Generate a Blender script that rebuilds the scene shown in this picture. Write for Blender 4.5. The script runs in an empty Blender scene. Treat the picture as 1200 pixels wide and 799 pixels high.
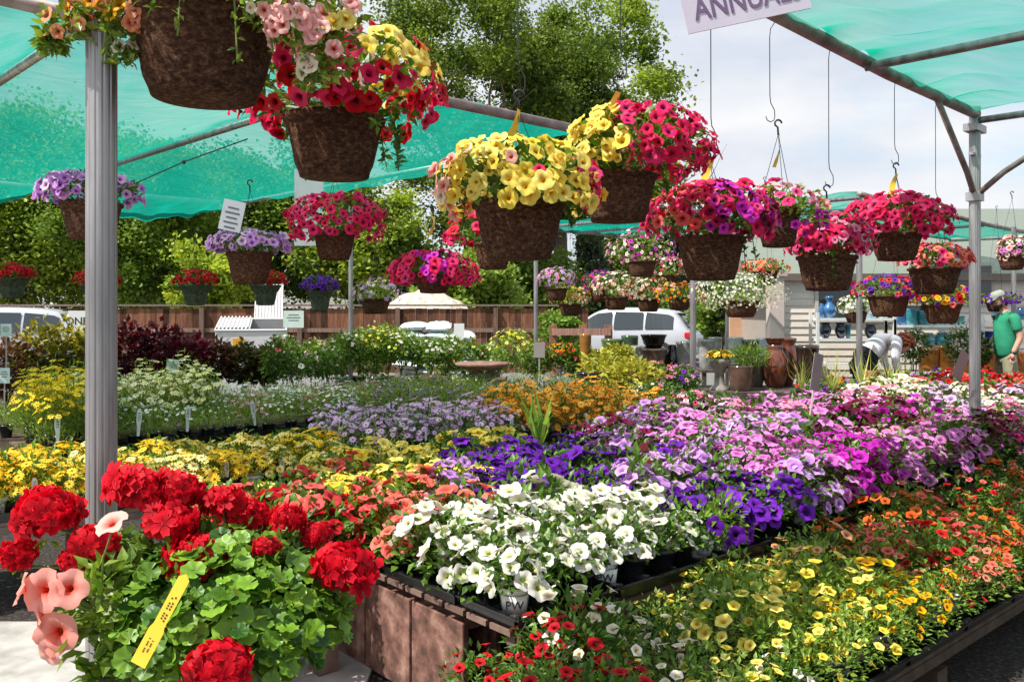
import bpy, math, random
import numpy as np
from mathutils import Vector, Matrix

# ------------------------------------------------------------------ camera, light, exposure
C = bpy.context.scene.collection
sc = bpy.context.scene
EYE = 1.55
FPX = 1000.0          # focal length in photo pixels (photo 1200 wide)
HOR = 363.0           # horizon row
cam = bpy.data.objects.new('camera', bpy.data.cameras.new('camera'))
C.objects.link(cam); sc.camera = cam
cam.location = (0, 0, EYE)
cam.rotation_euler = (math.radians(90), 0, 0)
cam.data.sensor_width = 36; cam.data.lens = 30
cam.data.shift_y = -(399.5 - HOR) / 1200.0
cam.data.clip_start = 0.05; cam.data.clip_end = 2000

SUN_EL = math.radians(56); SUN_AZ = Vector((-0.86, -0.48))     # horizontal direction towards the sun
SUN_AZ.normalize()
w = bpy.data.worlds.new("World"); sc.world = w; w.use_nodes = True
nt = w.node_tree; nt.nodes.clear()
out = nt.nodes.new('ShaderNodeOutputWorld')
sky = nt.nodes.new('ShaderNodeTexSky'); sky.sky_type = 'NISHITA'; sky.sun_disc = False
sky.sun_elevation = SUN_EL; sky.sun_rotation = math.atan2(SUN_AZ.x, SUN_AZ.y)
sky.air_density = 1.2; sky.dust_density = 1.5
b1 = nt.nodes.new('ShaderNodeBackground'); b1.inputs[1].default_value = 0.13
nt.links.new(sky.outputs[0], b1.inputs[0])
b2 = nt.nodes.new('ShaderNodeBackground'); b2.inputs[0].default_value = (0.93, 0.95, 1.0, 1); b2.inputs[1].default_value = 0.68
tc = nt.nodes.new('ShaderNodeTexCoord')
mp = nt.nodes.new('ShaderNodeMapping'); mp.inputs['Scale'].default_value = (1, 1, 2.6)
no = nt.nodes.new('ShaderNodeTexNoise'); no.inputs['Scale'].default_value = 2.3; no.inputs['Detail'].default_value = 9; no.inputs['Roughness'].default_value = .55
rp = nt.nodes.new('ShaderNodeValToRGB'); rp.color_ramp.elements[0].position = .36; rp.color_ramp.elements[1].position = .52
rp.color_ramp.elements[0].color = (.12, .12, .12, 1)
nt.links.new(tc.outputs['Generated'], mp.inputs[0]); nt.links.new(mp.outputs[0], no.inputs[0]); nt.links.new(no.outputs[0], rp.inputs[0])
# soft grey bellies of the clouds
no2 = nt.nodes.new('ShaderNodeTexNoise'); no2.inputs['Scale'].default_value = 4; no2.inputs['Detail'].default_value = 6
nt.links.new(mp.outputs[0], no2.inputs[0])
r2 = nt.nodes.new('ShaderNodeValToRGB'); r2.color_ramp.elements[0].position = .35; r2.color_ramp.elements[0].color = (.70, .76, .88, 1)
r2.color_ramp.elements[1].position = .6; r2.color_ramp.elements[1].color = (.97, .98, 1, 1)
nt.links.new(no2.outputs[0], r2.inputs[0]); nt.links.new(r2.outputs[0], b2.inputs[0])
mx = nt.nodes.new('ShaderNodeMixShader')
nt.links.new(rp.outputs[0], mx.inputs[0]); nt.links.new(b1.outputs[0], mx.inputs[1]); nt.links.new(b2.outputs[0], mx.inputs[2])
nt.links.new(mx.outputs[0], out.inputs[0])
sun = bpy.data.objects.new('sun', bpy.data.lights.new('sun', 'SUN')); C.objects.link(sun)
sun.data.energy = 5.0; sun.data.angle = math.radians(.53); sun.data.color = (1, .955, .89)
sd = Vector((SUN_AZ.x * math.cos(SUN_EL), SUN_AZ.y * math.cos(SUN_EL), math.sin(SUN_EL)))
sun.rotation_euler = sd.to_track_quat('Z', 'Y').to_euler()
sc.view_settings.view_transform = 'Standard'; sc.view_settings.look = 'None'
sc.view_settings.exposure = 0.55; sc.view_settings.gamma = 1
sc.cycles.max_bounces = 7; sc.cycles.transparent_max_bounces = 14; sc.cycles.diffuse_bounces = 3
sc.cycles.glossy_bounces = 2; sc.cycles.transmission_bounces = 4
sc.cycles.use_denoising = True

RNG = np.random.default_rng(11)
rnd = random.Random(5)

# ------------------------------------------------------------------ helpers
def H(h):
    r = [int(h[i:i+2], 16) / 255 for i in (0, 2, 4)]
    return np.array([x / 12.92 if x <= .04045 else ((x + .055) / 1.055) ** 2.4 for x in r])

def Pz(px, py, z):
    D = FPX * (EYE - z) / (py - HOR); return Vector(((px - 600) * D / FPX, D, z))
def Pd(px, py, D):
    return Vector(((px - 600) * D / FPX, D, EYE - (py - HOR) * D / FPX))

class G:
    def __init__(s): s.V = []; s.L = []; s.N = []; s.C = []; s.n = 0; s.M = []
    def add(s, V, F, col=(.5, .5, .5), mi=0):
        V = np.asarray(V, float).reshape(-1, 3)
        s.V.append(V); c = np.asarray(col, float)
        s.C.append(np.broadcast_to(c, (len(V), 3)) if c.ndim == 1 else c)
        for f in F:
            s.L.append(np.asarray(f) + s.n); s.N.append(len(f)); s.M.append(mi)
        s.n += len(V); return s
    def many(s, T, F, B, P, S, c0, c1=None, wt=None):
        # T (n,3) template, B (m,3,3) bases as columns, P (m,3), S (m,) or (m,3)
        T = np.asarray(T, float); m = len(P); n = len(T)
        S = np.asarray(S, float)
        if S.ndim == 0: S = np.full((m, 1), float(S))
        if S.ndim == 1: S = S[:, None]
        TS = T[None] * S[:, None, :] if S.shape[1] == 3 else T[None] * S[:, :, None]
        V = np.einsum('mij,mnj->mni', B, TS) + P[:, None]
        s.V.append(V.reshape(-1, 3))
        c0 = np.broadcast_to(np.asarray(c0, float), (m, 3))
        if c1 is None: c = np.repeat(c0[:, None], n, 1)
        else:
            c1 = np.broadcast_to(np.asarray(c1, float), (m, 3)); wt = np.asarray(wt, float)[None, :, None]
            c = c0[:, None] * (1 - wt) + c1[:, None] * wt
        s.C.append(c.reshape(-1, 3))
        off = s.n + np.arange(m) * n
        for k in sorted(set(len(f) for f in F)):
            FF = np.array([f for f in F if len(f) == k])
            A = (off[:, None, None] + FF[None]).reshape(-1)
            s.L.append(A); s.N.append((k, m * len(FF))); s.M.append(0)
        s.n += n * m; return s
    def mesh(s, name, mats, smooth=False):
        me = bpy.data.meshes.new(name)
        V = np.concatenate(s.V); Cc = np.concatenate(s.C); L = np.concatenate([np.asarray(x).ravel() for x in s.L])
        cnt = []; mi = []
        for x, m in zip(s.N, s.M):
            if isinstance(x, tuple): cnt.append(np.full(x[1], x[0])); mi.append(np.full(x[1], m))
            else: cnt.append(np.array([x])); mi.append(np.array([m]))
        cnt = np.concatenate(cnt); mi = np.concatenate(mi)
        st = np.concatenate([[0], np.cumsum(cnt)[:-1]])
        me.vertices.add(len(V)); me.vertices.foreach_set('co', V.astype('f').ravel())
        me.loops.add(len(L)); me.loops.foreach_set('vertex_index', L.astype('i'))
        me.polygons.add(len(cnt)); me.polygons.foreach_set('loop_start', st.astype('i'))
        try: me.polygons.foreach_set('loop_total', cnt.astype('i'))
        except Exception: pass
        me.polygons.foreach_set('material_index', mi.astype('i'))
        me.polygons.foreach_set('use_smooth', np.full(len(cnt), bool(smooth)))
        a = me.color_attributes.new('Col', 'FLOAT_COLOR', 'POINT')
        a.data.foreach_set('color', np.concatenate([Cc, np.ones((len(Cc), 1))], 1).astype('f').ravel())
        for m in (mats if isinstance(mats, (list, tuple)) else [mats]): me.materials.append(m)
        me.update(calc_edges=True); me.validate()
        return me
    def build(s, name, mats, parent=None, smooth=False, label=None):
        return link(name, s.mesh(name, mats, smooth), parent, label)
    # simple solids
    def box(s, c, d, col=(.5, .5, .5), rz=0, M=None, mi=0):
        x, y, z = [q / 2 for q in d]
        V = np.array([(i, j, k) for i in (-x, x) for j in (-y, y) for k in (-z, z)])
        if M is not None: V = V @ np.array(M)[:3, :3].T
        if rz: R = np.array([[math.cos(rz), -math.sin(rz), 0], [math.sin(rz), math.cos(rz), 0], [0, 0, 1]]); V = V @ R.T
        V = V + np.array(c)
        return s.add(V, [(0, 1, 3, 2), (4, 6, 7, 5), (0, 4, 5, 1), (2, 3, 7, 6), (0, 2, 6, 4), (1, 5, 7, 3)], col, mi)
    def tube(s, pts, r, col=(.5, .5, .5), n=8, cap=True):
        pts = [Vector(p) for p in pts]; m = len(pts)
        rr = r if isinstance(r, (list, tuple)) else [r] * m
        V = []; up = Vector((.13, .27, .95))
        for i, p in enumerate(pts):
            t = (pts[min(i + 1, m - 1)] - pts[max(i - 1, 0)]).normalized()
            a = t.cross(up);
            if a.length < .1: a = t.cross(Vector((1, 0, 0)))
            a.normalize(); b = t.cross(a)
            for k in range(n):
                q = 2 * math.pi * k / n; V.append(p + (a * math.cos(q) + b * math.sin(q)) * rr[i])
        F = [(i * n + k, i * n + (k + 1) % n, (i + 1) * n + (k + 1) % n, (i + 1) * n + k) for i in range(m - 1) for k in range(n)]
        if cap: F += [tuple(range(n))[::-1], tuple(range((m - 1) * n, m * n))]
        return s.add([tuple(v) for v in V], F, col)
    def lathe(s, prof, col=(.5, .5, .5), n=24, c=(0, 0, 0), closed=False, cols=None, wob=0):
        V = []; cc = []
        for i, (r, z) in enumerate(prof):
            for k in range(n):
                q = 2 * math.pi * k / n; rr = r * (1 + wob * math.sin(q * 5 + i))
                V.append((c[0] + rr * math.cos(q), c[1] + rr * math.sin(q), c[2] + z)); cc.append(cols[i] if cols else col)
        m = len(prof)
        F = [(i * n + k, i * n + (k + 1) % n, (i + 1) * n + (k + 1) % n, (i + 1) * n + k) for i in range(m - 1) for k in range(n)]
        if closed: F += [tuple(range(n))[::-1], tuple(range((m - 1) * n, m * n))]
        return s.add(V, F, np.array(cc))

def link(name, data, parent=None, label=None):
    o = bpy.data.objects.new(name, data); C.objects.link(o)
    if parent is not None: o.parent = parent
    if label: o['label'] = label
    return o
def tag(o, label, cat, group=None):
    o['label'] = label; o['category'] = cat
    if group: o['group'] = group
    return o
def thing(name, label, cat, loc=(0, 0, 0), rz=0, group=None, s=1):
    o = bpy.data.objects.new(name, None); C.objects.link(o); o.location = loc; o.rotation_euler = (0, 0, rz)
    o.scale = (s, s, s); o.empty_display_size = .05
    return tag(o, label, cat, group)
def struct(o): o['kind'] = 'structure'; return o

ORD = ['first', 'second', 'third', 'fourth', 'fifth', 'sixth', 'seventh', 'eighth', 'ninth', 'tenth', 'eleventh', 'twelfth'] + \
      [str(i) + ('st' if i % 10 == 1 else 'nd' if i % 10 == 2 else 'rd' if i % 10 == 3 else 'th') for i in range(13, 100)]

def unit(v): return v / np.maximum(np.linalg.norm(v, axis=-1, keepdims=True), 1e-9)
def bases_n(N, roll):
    N = unit(N); a = np.where(np.abs(N[:, 2:3]) > .9, [[1., 0, 0]], [[0, 0, 1.]])
    x = unit(np.cross(a, N)); y = np.cross(N, x)
    c, s = np.cos(roll)[:, None], np.sin(roll)[:, None]
    X = x * c + y * s; Y = -x * s + y * c
    return np.stack([X, Y, N], -1)
def bases_d(D, roll):
    D = unit(D); a = np.where(np.abs(D[:, 2:3]) > .95, [[1., 0, 0]], [[0, 0, 1.]])
    x = unit(np.cross(D, a)); z = np.cross(x, D)
    c, s = np.cos(roll)[:, None], np.sin(roll)[:, None]
    X = x * c + z * s; Z = -x * s + z * c
    return np.stack([X, D, Z], -1)

# ------------------------------------------------------------------ materials
def mat(name, rough=.6, metal=0, spec=.5): 
    m = bpy.data.materials.new(name); m.use_nodes = True
    p = m.node_tree.nodes['Principled BSDF']; p.inputs['Roughness'].default_value = rough; p.inputs['Metallic'].default_value = metal
    p.inputs['Specular IOR Level'].default_value = spec
    return m, m.node_tree, p
def noise(nt, scale, detail=5, coord='Object', sc3=None, rough=.55):
    t = nt.nodes.new('ShaderNodeTexCoord'); n = nt.nodes.new('ShaderNodeTexNoise')
    n.inputs['Scale'].default_value = scale; n.inputs['Detail'].default_value = detail; n.inputs['Roughness'].default_value = rough
    if sc3:
        m = nt.nodes.new('ShaderNodeMapping'); m.inputs['Scale'].default_value = sc3
        nt.links.new(t.outputs[coord], m.inputs[0]); nt.links.new(m.outputs[0], n.inputs[0])
    else: nt.links.new(t.outputs[coord], n.inputs[0])
    return n
def ramp(nt, src, stops):
    r = nt.nodes.new('ShaderNodeValToRGB'); e = r.color_ramp.elements
    while len(e) < len(stops): e.new(.5)
    for k, (p, c) in zip(e, stops):
        k.position = p; k.color = (*c, 1) if len(c) == 3 else c
    nt.links.new(src, r.inputs[0]); return r
def bump(nt, p, src, strength=.3, dist=.01):
    b = nt.nodes.new('ShaderNodeBump'); b.inputs['Strength'].default_value = strength; b.inputs['Distance'].default_value = dist
    nt.links.new(src, b.inputs['Height']); nt.links.new(b.outputs[0], p.inputs['Normal'])
def mul(nt, a, b, f=1):
    m = nt.nodes.new('ShaderNodeMix'); m.data_type = 'RGBA'; m.blend_type = 'MULTIPLY'; m.inputs[0].default_value = f
    nt.links.new(a, m.inputs[6]); nt.links.new(b, m.inputs[7]); return m.outputs[2]
def simple(name, c0, c1=None, scale=8, rough=.6, metal=0, bmp=.2, bd=.005, sc3=None, detail=6, spec=.5, stops=None):
    m, nt, p = mat(name, rough, metal, spec)
    n = noise(nt, scale, detail, sc3=sc3)
    c1 = c0 if c1 is None else c1
    r = ramp(nt, n.outputs[0], stops or [(.35, tuple(c0)), (.65, tuple(c1))])
    nt.links.new(r.outputs[0], p.inputs['Base Color'])
    if bmp: bump(nt, p, n.outputs[0], bmp, bd)
    return m
def attr_mat(name, rough=.6, trans=0, spec=.3, nscale=20, var=(.75, 1.15), metal=0, tint=(1, 1, 1), bmp=0, coat=0, sc3=None):
    m, nt, p = mat(name, rough, metal, spec)
    a = nt.nodes.new('ShaderNodeAttribute'); a.attribute_name = 'Col'
    n = noise(nt, nscale, 4, sc3=sc3); r = ramp(nt, n.outputs[0], [(.3, (var[0],) * 3), (.7, (var[1],) * 3)])
    c = mul(nt, a.outputs['Color'], r.outputs[0])
    nt.links.new(c, p.inputs['Base Color'])
    if coat: p.inputs['Coat Weight'].default_value = coat
    if bmp: bump(nt, p, n.outputs[0], bmp, .003)
    if trans:
        t = nt.nodes.new('ShaderNodeBsdfTranslucent'); rgb = nt.nodes.new('ShaderNodeRGB'); rgb.outputs[0].default_value = (*tint, 1)
        nt.links.new(mul(nt, c, rgb.outputs[0]), t.inputs[0])
        mx = nt.nodes.new('ShaderNodeMixShader'); mx.inputs[0].default_value = trans
        o = nt.nodes['Material Output']
        nt.links.new(p.outputs[0], mx.inputs[1]); nt.links.new(t.outputs[0], mx.inputs[2]); nt.links.new(mx.outputs[0], o.inputs[0])
    return m
M_LEAF = attr_mat('leaf', .42, .36, .45, 30, (.8, 1.25), tint=(1.3, 1.25, .7))
M_TREE = attr_mat('tree_leaf', .5, .38, .3, 1.2, (.75, 1.25), tint=(1.3, 1.2, .7))
M_PETAL = attr_mat('petal', .55, .38, .2, 75, (.80, 1.12), tint=(1.15, 1.05, 1.05))
M_PAINT = attr_mat('painted', .45, 0, .5, 6, (.92, 1.04))
M_GLAZE = attr_mat('glazed_ceramic', .12, 0, .6, 9, (.55, 1.25), coat=.6)
M_WOOD = attr_mat('rough_wood', .8, 0, .2, 14, (.6, 1.2), bmp=.4)
M_FENCE = attr_mat('fence_board', .85, 0, .2, 6, (.55, 1.3), bmp=.3, sc3=(5, 5, .6))
M_SKIN = attr_mat('skin', .5, 0, .4, 12, (.9, 1.05))
M_CLOTH = attr_mat('fabric', .85, 0, .2, 9, (.8, 1.1), bmp=.3)
M_BARK = simple('bark', (.09, .065, .045), (.2, .16, .12), 14, .9, bmp=.6, sc3=(3, 3, .6))
M_SOIL = simple('potting_soil', (.012, .008, .005), (.04, .028, .018), 60, .95, bmp=.6)
M_BLACK = simple('black_plastic', (.008, .008, .009), (.016, .016, .017), 30, .3, bmp=.06)
M_WPOT = simple('white_plastic_pot', (.68, .68, .66), (.8, .8, .78), 9, .4, bmp=.03)
M_STEEL, nt_, p_ = mat('galvanised_steel', .42, .75)
n_ = noise(nt_, 22, 6, sc3=(1, 1, .12)); r_ = ramp(nt_, n_.outputs[0], [(.3, (.22, .215, .215)), (.7, (.46, .45, .45))])
nt_.links.new(r_.outputs[0], p_.inputs['Base Color'])
r_ = ramp(nt_, n_.outputs[0], [(.3, (.3,) * 3), (.7, (.55,) * 3)]); nt_.links.new(r_.outputs[0], p_.inputs['Roughness'])
M_BEAM = simple('weathered_beam', (.17, .125, .105), (.36, .30, .27), 9, .6, .25, sc3=(1, 1, 1))
M_WIRE = simple('dark_wire', (.03, .03, .03), (.06, .06, .06), 20, .45, .6, bmp=0)
M_HOOK = simple('black_hook', (.01, .01, .01), (.02, .02, .02), 20, .35, bmp=0)
# coir pots: matted brown fibre
M_COIR, nt_, p_ = mat('pressed_fibre', .95, 0, .1)
n1 = noise(nt_, 60, 9, sc3=(1, 1, 1.7), rough=.78)
r1 = ramp(nt_, n1.outputs[0], [(.36, (.018, .009, .006)), (.52, (.085, .042, .025)), (.68, (.27, .145, .085))])
nt_.links.new(r1.outputs[0], p_.inputs['Base Color'])
bump(nt_, p_, n1.outputs[0], 1.0, .006)
# concrete blocks reddish
M_BLOCK = simple('red_concrete_block', (.1, .05, .03), None, 13, .95, bmp=1.0, bd=.01, detail=14, stops=[(.30, (.035, .018, .013)), (.45, (.12, .055, .038)), (.56, (.20, .095, .07)), (.70, (.32, .20, .15))])
M_CONC = simple('concrete', (.3, .3, .3), None, 7, .9, bmp=.4, bd=.004, detail=14, stops=[(.28, (.24, .22, .20)), (.5, (.38, .36, .33)), (.7, (.48, .46, .43))])
M_STONE = simple('cast_stone', (.10, .09, .08), (.25, .22, .2), 18, .85, bmp=.3)
M_MULCH, nt_, p_ = mat('dark_gravel', .95, 0, .2)
n1 = noise(nt_, 45, 6, rough=.7); r1 = ramp(nt_, n1.outputs[0], [(.35, (.015, .012, .01)), (.55, (.06, .05, .042)), (.72, (.22, .19, .17))])
nt_.links.new(r1.outputs[0], p_.inputs['Base Color']); bump(nt_, p_, n1.outputs[0], 1, .02)
M_ASPH = simple('asphalt', (.14, .135, .13), (.2, .195, .19), 20, .9, bmp=.2)
M_GLASS, nt_, p_ = mat('dark_glass', .05, 0, .8)
p_.inputs['Base Color'].default_value = (.03, .04, .045, 1)

def cloth_mat(name, body, tclear, fac_lo, fac_hi, nscale, sc3):
    """woven shade net: part open (transparent), part green fibre lit from above"""
    m = bpy.data.materials.new(name); m.use_nodes = True; nt = m.node_tree; nt.nodes.clear()
    o = nt.nodes.new('ShaderNodeOutputMaterial')
    tr = nt.nodes.new('ShaderNodeBsdfTransparent'); tr.inputs[0].default_value = (*tclear, 1)
    tl = nt.nodes.new('ShaderNodeBsdfTranslucent'); tl.inputs[0].default_value = (*body, 1)
    df = nt.nodes.new('ShaderNodeBsdfDiffuse'); df.inputs[0].default_value = (*[b * .8 for b in body], 1)
    m1 = nt.nodes.new('ShaderNodeMixShader'); m1.inputs[0].default_value = .35
    nt.links.new(tl.outputs[0], m1.inputs[1]); nt.links.new(df.outputs[0], m1.inputs[2])
    tcn = nt.nodes.new('ShaderNodeTexCoord'); mpn = nt.nodes.new('ShaderNodeMapping'); mpn.inputs['Rotation'].default_value = (0, 0, math.radians(45)); mpn.inputs['Scale'].default_value = sc3
    n = nt.nodes.new('ShaderNodeTexNoise'); n.inputs['Scale'].default_value = nscale; n.inputs['Detail'].default_value = 8; n.inputs['Roughness'].default_value = .6
    nt.links.new(tcn.outputs['Object'], mpn.inputs[0]); nt.links.new(mpn.outputs[0], n.inputs[0])
    a = nt.nodes.new('ShaderNodeAttribute'); a.attribute_name = 'Col'      # red channel: folds bunch the net
    r = ramp(nt, n.outputs[0], [(.3, (fac_lo,) * 3), (.7, (fac_hi,) * 3)])
    ad = nt.nodes.new('ShaderNodeMath'); ad.operation = 'ADD'; ad.use_clamp = True
    sp = nt.nodes.new('ShaderNodeSeparateColor'); nt.links.new(a.outputs['Color'], sp.inputs[0])
    nt.links.new(r.outputs[0], ad.inputs[0]); nt.links.new(sp.outputs[0], ad.inputs[1])
    m2 = nt.nodes.new('ShaderNodeMixShader'); nt.links.new(ad.outputs[0], m2.inputs[0])
    nt.links.new(tr.outputs[0], m2.inputs[1]); nt.links.new(m1.outputs[0], m2.inputs[2]); nt.links.new(m2.outputs[0], o.inputs[0])
    return m
M_NET = cloth_mat('green_shade_net', (.006, .31, .225), (.95, .97, 1.0), .60, .80, 3, (1.2, 9, 1))
M_NET2 = cloth_mat('thin_green_shade_net', (.012, .38, .25), (.84, .94, .92), .30, .60, 2, (1, 5, 1))

# ------------------------------------------------------------------ templates
LEAF = np.array([(0, 0, 0), (-.27, .42, .07), (0, .5, -.02), (.27, .42, .07), (0, 1, -.12)])
LEAF_F = [(0, 2, 1), (0, 3, 2), (2, 4, 1), (2, 3, 4)]
DIA = np.array([(0, -.5, 0), (.34, 0, .06), (0, .5, 0), (-.34, 0, .06)]); DIA_F = [(0, 1, 2, 3)]
BLADE = np.array([(-.03, 0, 0), (.03, 0, 0), (.028, .5, .05), (-.028, .5, .05), (0, 1, -.12)]); BLADE_F = [(0, 1, 2, 3), (3, 2, 4)]

def petunia_t(seg=20, rings=((.10, -.42), (.24, -.14), (.62, .04), (1, .0)), lobes=5, notch=.10, ruf=.10, seed=0):
    r_ = random.Random(seed); V = []; W = []
    ph = r_.random() * 6
    for i, (r, z) in enumerate(rings):
        t = r
        for k in range(seg):
            q = 2 * math.pi * k / seg
            f = 1 - notch * t * t * (1 - abs(math.cos(q * lobes / 2)) ** .7 ) * 1.6
            zz = z + ruf * t * t * math.sin(q * lobes + ph) + ruf * .5 * t ** 3 * math.sin(q * 11 + ph * 2)
            V.append((r * f * math.cos(q), r * f * math.sin(q), zz)); W.append(min(1, max(0, (r - .14) / .42)) ** .8 - (.22 * (k % 4 == 0) * (1 - r) if seg >= 20 else 0))
    n = seg; F = [(i * n + k, i * n + (k + 1) % n, (i + 1) * n + (k + 1) % n, (i + 1) * n + k) for i in range(len(rings) - 1) for k in range(n)]
    F.append(tuple(range(n))[::-1][::-1])
    return np.array(V), F, np.array(W)
PET_HI = [petunia_t(20, seed=s) for s in range(4)]
PET_LO = petunia_t(10, ((.16, -.3), (.5, .03), (1, 0)), notch=.09, ruf=.09)
PET_XS = petunia_t(5, ((.25, -.1), (1, 0)), notch=0, ruf=.12)
def daisy_t(n=12, w=.2, cone=.16, droop=-.08):
    V = []; F = []; W = []
    for k in range(n):
        q = 2 * math.pi * k / n; c, s = math.cos(q), math.sin(q)
        for (a, b, z) in ((.14, 0, .02), (.6, -w, .05), (1, 0, droop + .05 * math.sin(k * 3)), (.6, w, .05)):
            V.append((a * c - b * s, a * s + b * c, z)); W.append(1)
        F.append((4 * k, 4 * k + 1, 4 * k + 2, 4 * k + 3))
    b = len(V); V.append((0, 0, .12)); W.append(0)
    for k in range(6):
        q = math.pi * k / 3; V.append((cone * math.cos(q), cone * math.sin(q), .05)); W.append(0)
    F += [(b, b + 1 + k, b + 1 + (k + 1) % 6) for k in range(6)]
    return np.array(V), F, np.array(W)
DAISY = daisy_t(); DAISY_LO = daisy_t(7, .3, .2)
# cluster floret (geranium): 5 notched petals
def floret_t():
    V = [(0, 0, -.1)]; F = []; W = [0]
    for k in range(5):
        q = 2 * math.pi * k / 5
        for (a, b, z) in ((.55, -.33, .1), (1, -.22, .0), (.93, 0, .06), (1, .24, -.02), (.55, .33, .08)):
            c, s = math.cos(q), math.sin(q); V.append((a * c - b * s, a * s + b * c, z)); W.append(1)
        o = 1 + 5 * k; F.append((0, o, o + 1, o + 2)); F.append((0, o + 2, o + 3, o + 4))
    return np.array(V), F, np.array(W)
FLORET = floret_t()
def gleaf_t(seg=22):
    """round scalloped geranium leaf, ruffled, notched at the stalk"""
    V = [(0, 0, 0)]; F = []
    for i, r in enumerate((.5, 1)):
        for k in range(seg + 1):
            q = -math.pi / 2 + .18 + (2 * math.pi - .36) * k / seg
            rr = r * (1 + (.07 * math.sin(k * 2.0) if i else 0)) * (1 - .12 * abs(math.cos((q + math.pi / 2) / 2)) ** 6)
            z = .10 * r * math.sin(q * 7) * r + .16 * r * r
            V.append((rr * math.cos(q), rr * math.sin(q) + .25, z))
    for k in range(seg): F.append((0, 1 + k, 2 + k)); F.append((1 + k, seg + 2 + k, seg + 3 + k, 2 + k))
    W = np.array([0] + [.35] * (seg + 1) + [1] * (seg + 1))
    return np.array(V), F, W
GLEAF = gleaf_t()

def dome_dirs(n, zmin, rng):
    z = rng.uniform(zmin, 1, n) ; q = rng.uniform(0, 2 * math.pi, n); s = np.sqrt(np.maximum(0, 1 - z * z))
    return np.stack([s * np.cos(q), s * np.sin(q), z], -1)
def lerpc(a, b, t): return a[None] * (1 - t[:, None]) + b[None] * t[:, None]
def foliage(g, R, Hh, n, ll, ca, cb, rng, zmin=-.1, c=(0, 0, 0), rmin=.3, up=.35, tmpl=(LEAF, LEAF_F), wide=1, lump=0):
    d = dome_dirs(n, zmin, rng); r = rng.uniform(rmin, 1, n) ** .6
    if lump: r = r * (1 + lump * np.sin(d[:, 0] * 5 + 1) * np.sin(d[:, 1] * 6 + 2) + lump * .5 * rng.normal(size=n) * .5)
    P = d * r[:, None] * np.array([R, R, Hh]) + np.array(c)
    dd = d * np.array([1, 1, .6]) + np.array([0, 0, up]) + rng.normal(0, .5, (n, 3))
    S = ll * rng.uniform(.6, 1.25, n)
    S3 = np.stack([S * wide, S, S], -1)
    g.many(tmpl[0], tmpl[1], bases_d(dd, rng.normal(0, .5, n)), P, S3, lerpc(ca, cb, rng.random(n) ** 1.3))
    return g
def stems(g, R, Hh, n, rng, col, z0=0, r=.0025):
    for i in range(n):
        d = dome_dirs(1, .2, rng)[0]; e = d * np.array([R, R, Hh]) * .9
        g.tube([(0, 0, z0), tuple(e * .5 + np.array([0, 0, .1 * Hh])), tuple(e)], r, col, 4, False)

# greens
GR_A, GR_B = np.array((.035, .09, .010)), np.array((.15, .29, .03))
GR_L, GR_M = np.array((.10, .20, .02)), np.array((.26, .38, .05))
GR_G, GR_H = np.array((.11, .18, .025)), np.array((.34, .46, .07))
# ------------------------------------------------------------------ ground
g = G(); g.add([(-150, -60, 0), (150, -60, 0), (150, 400, 0), (-150, 400, 0)], [(0, 1, 2, 3)])
struct(g.build('ground', M_MULCH))
g = G(); g.box((-5.1, .9, .008), (9.0, 6.6, .02)); struct(g.build('concrete_walk', M_CONC))
g = G(); g.add([(-60, 15.5, .004), (14, 15.5, .004), (60, 22, .004), (60, 120, .004), (-60, 120, .004)], [(0, 1, 2, 3, 4)])
struct(g.build('parking_lot', M_ASPH))

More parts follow.
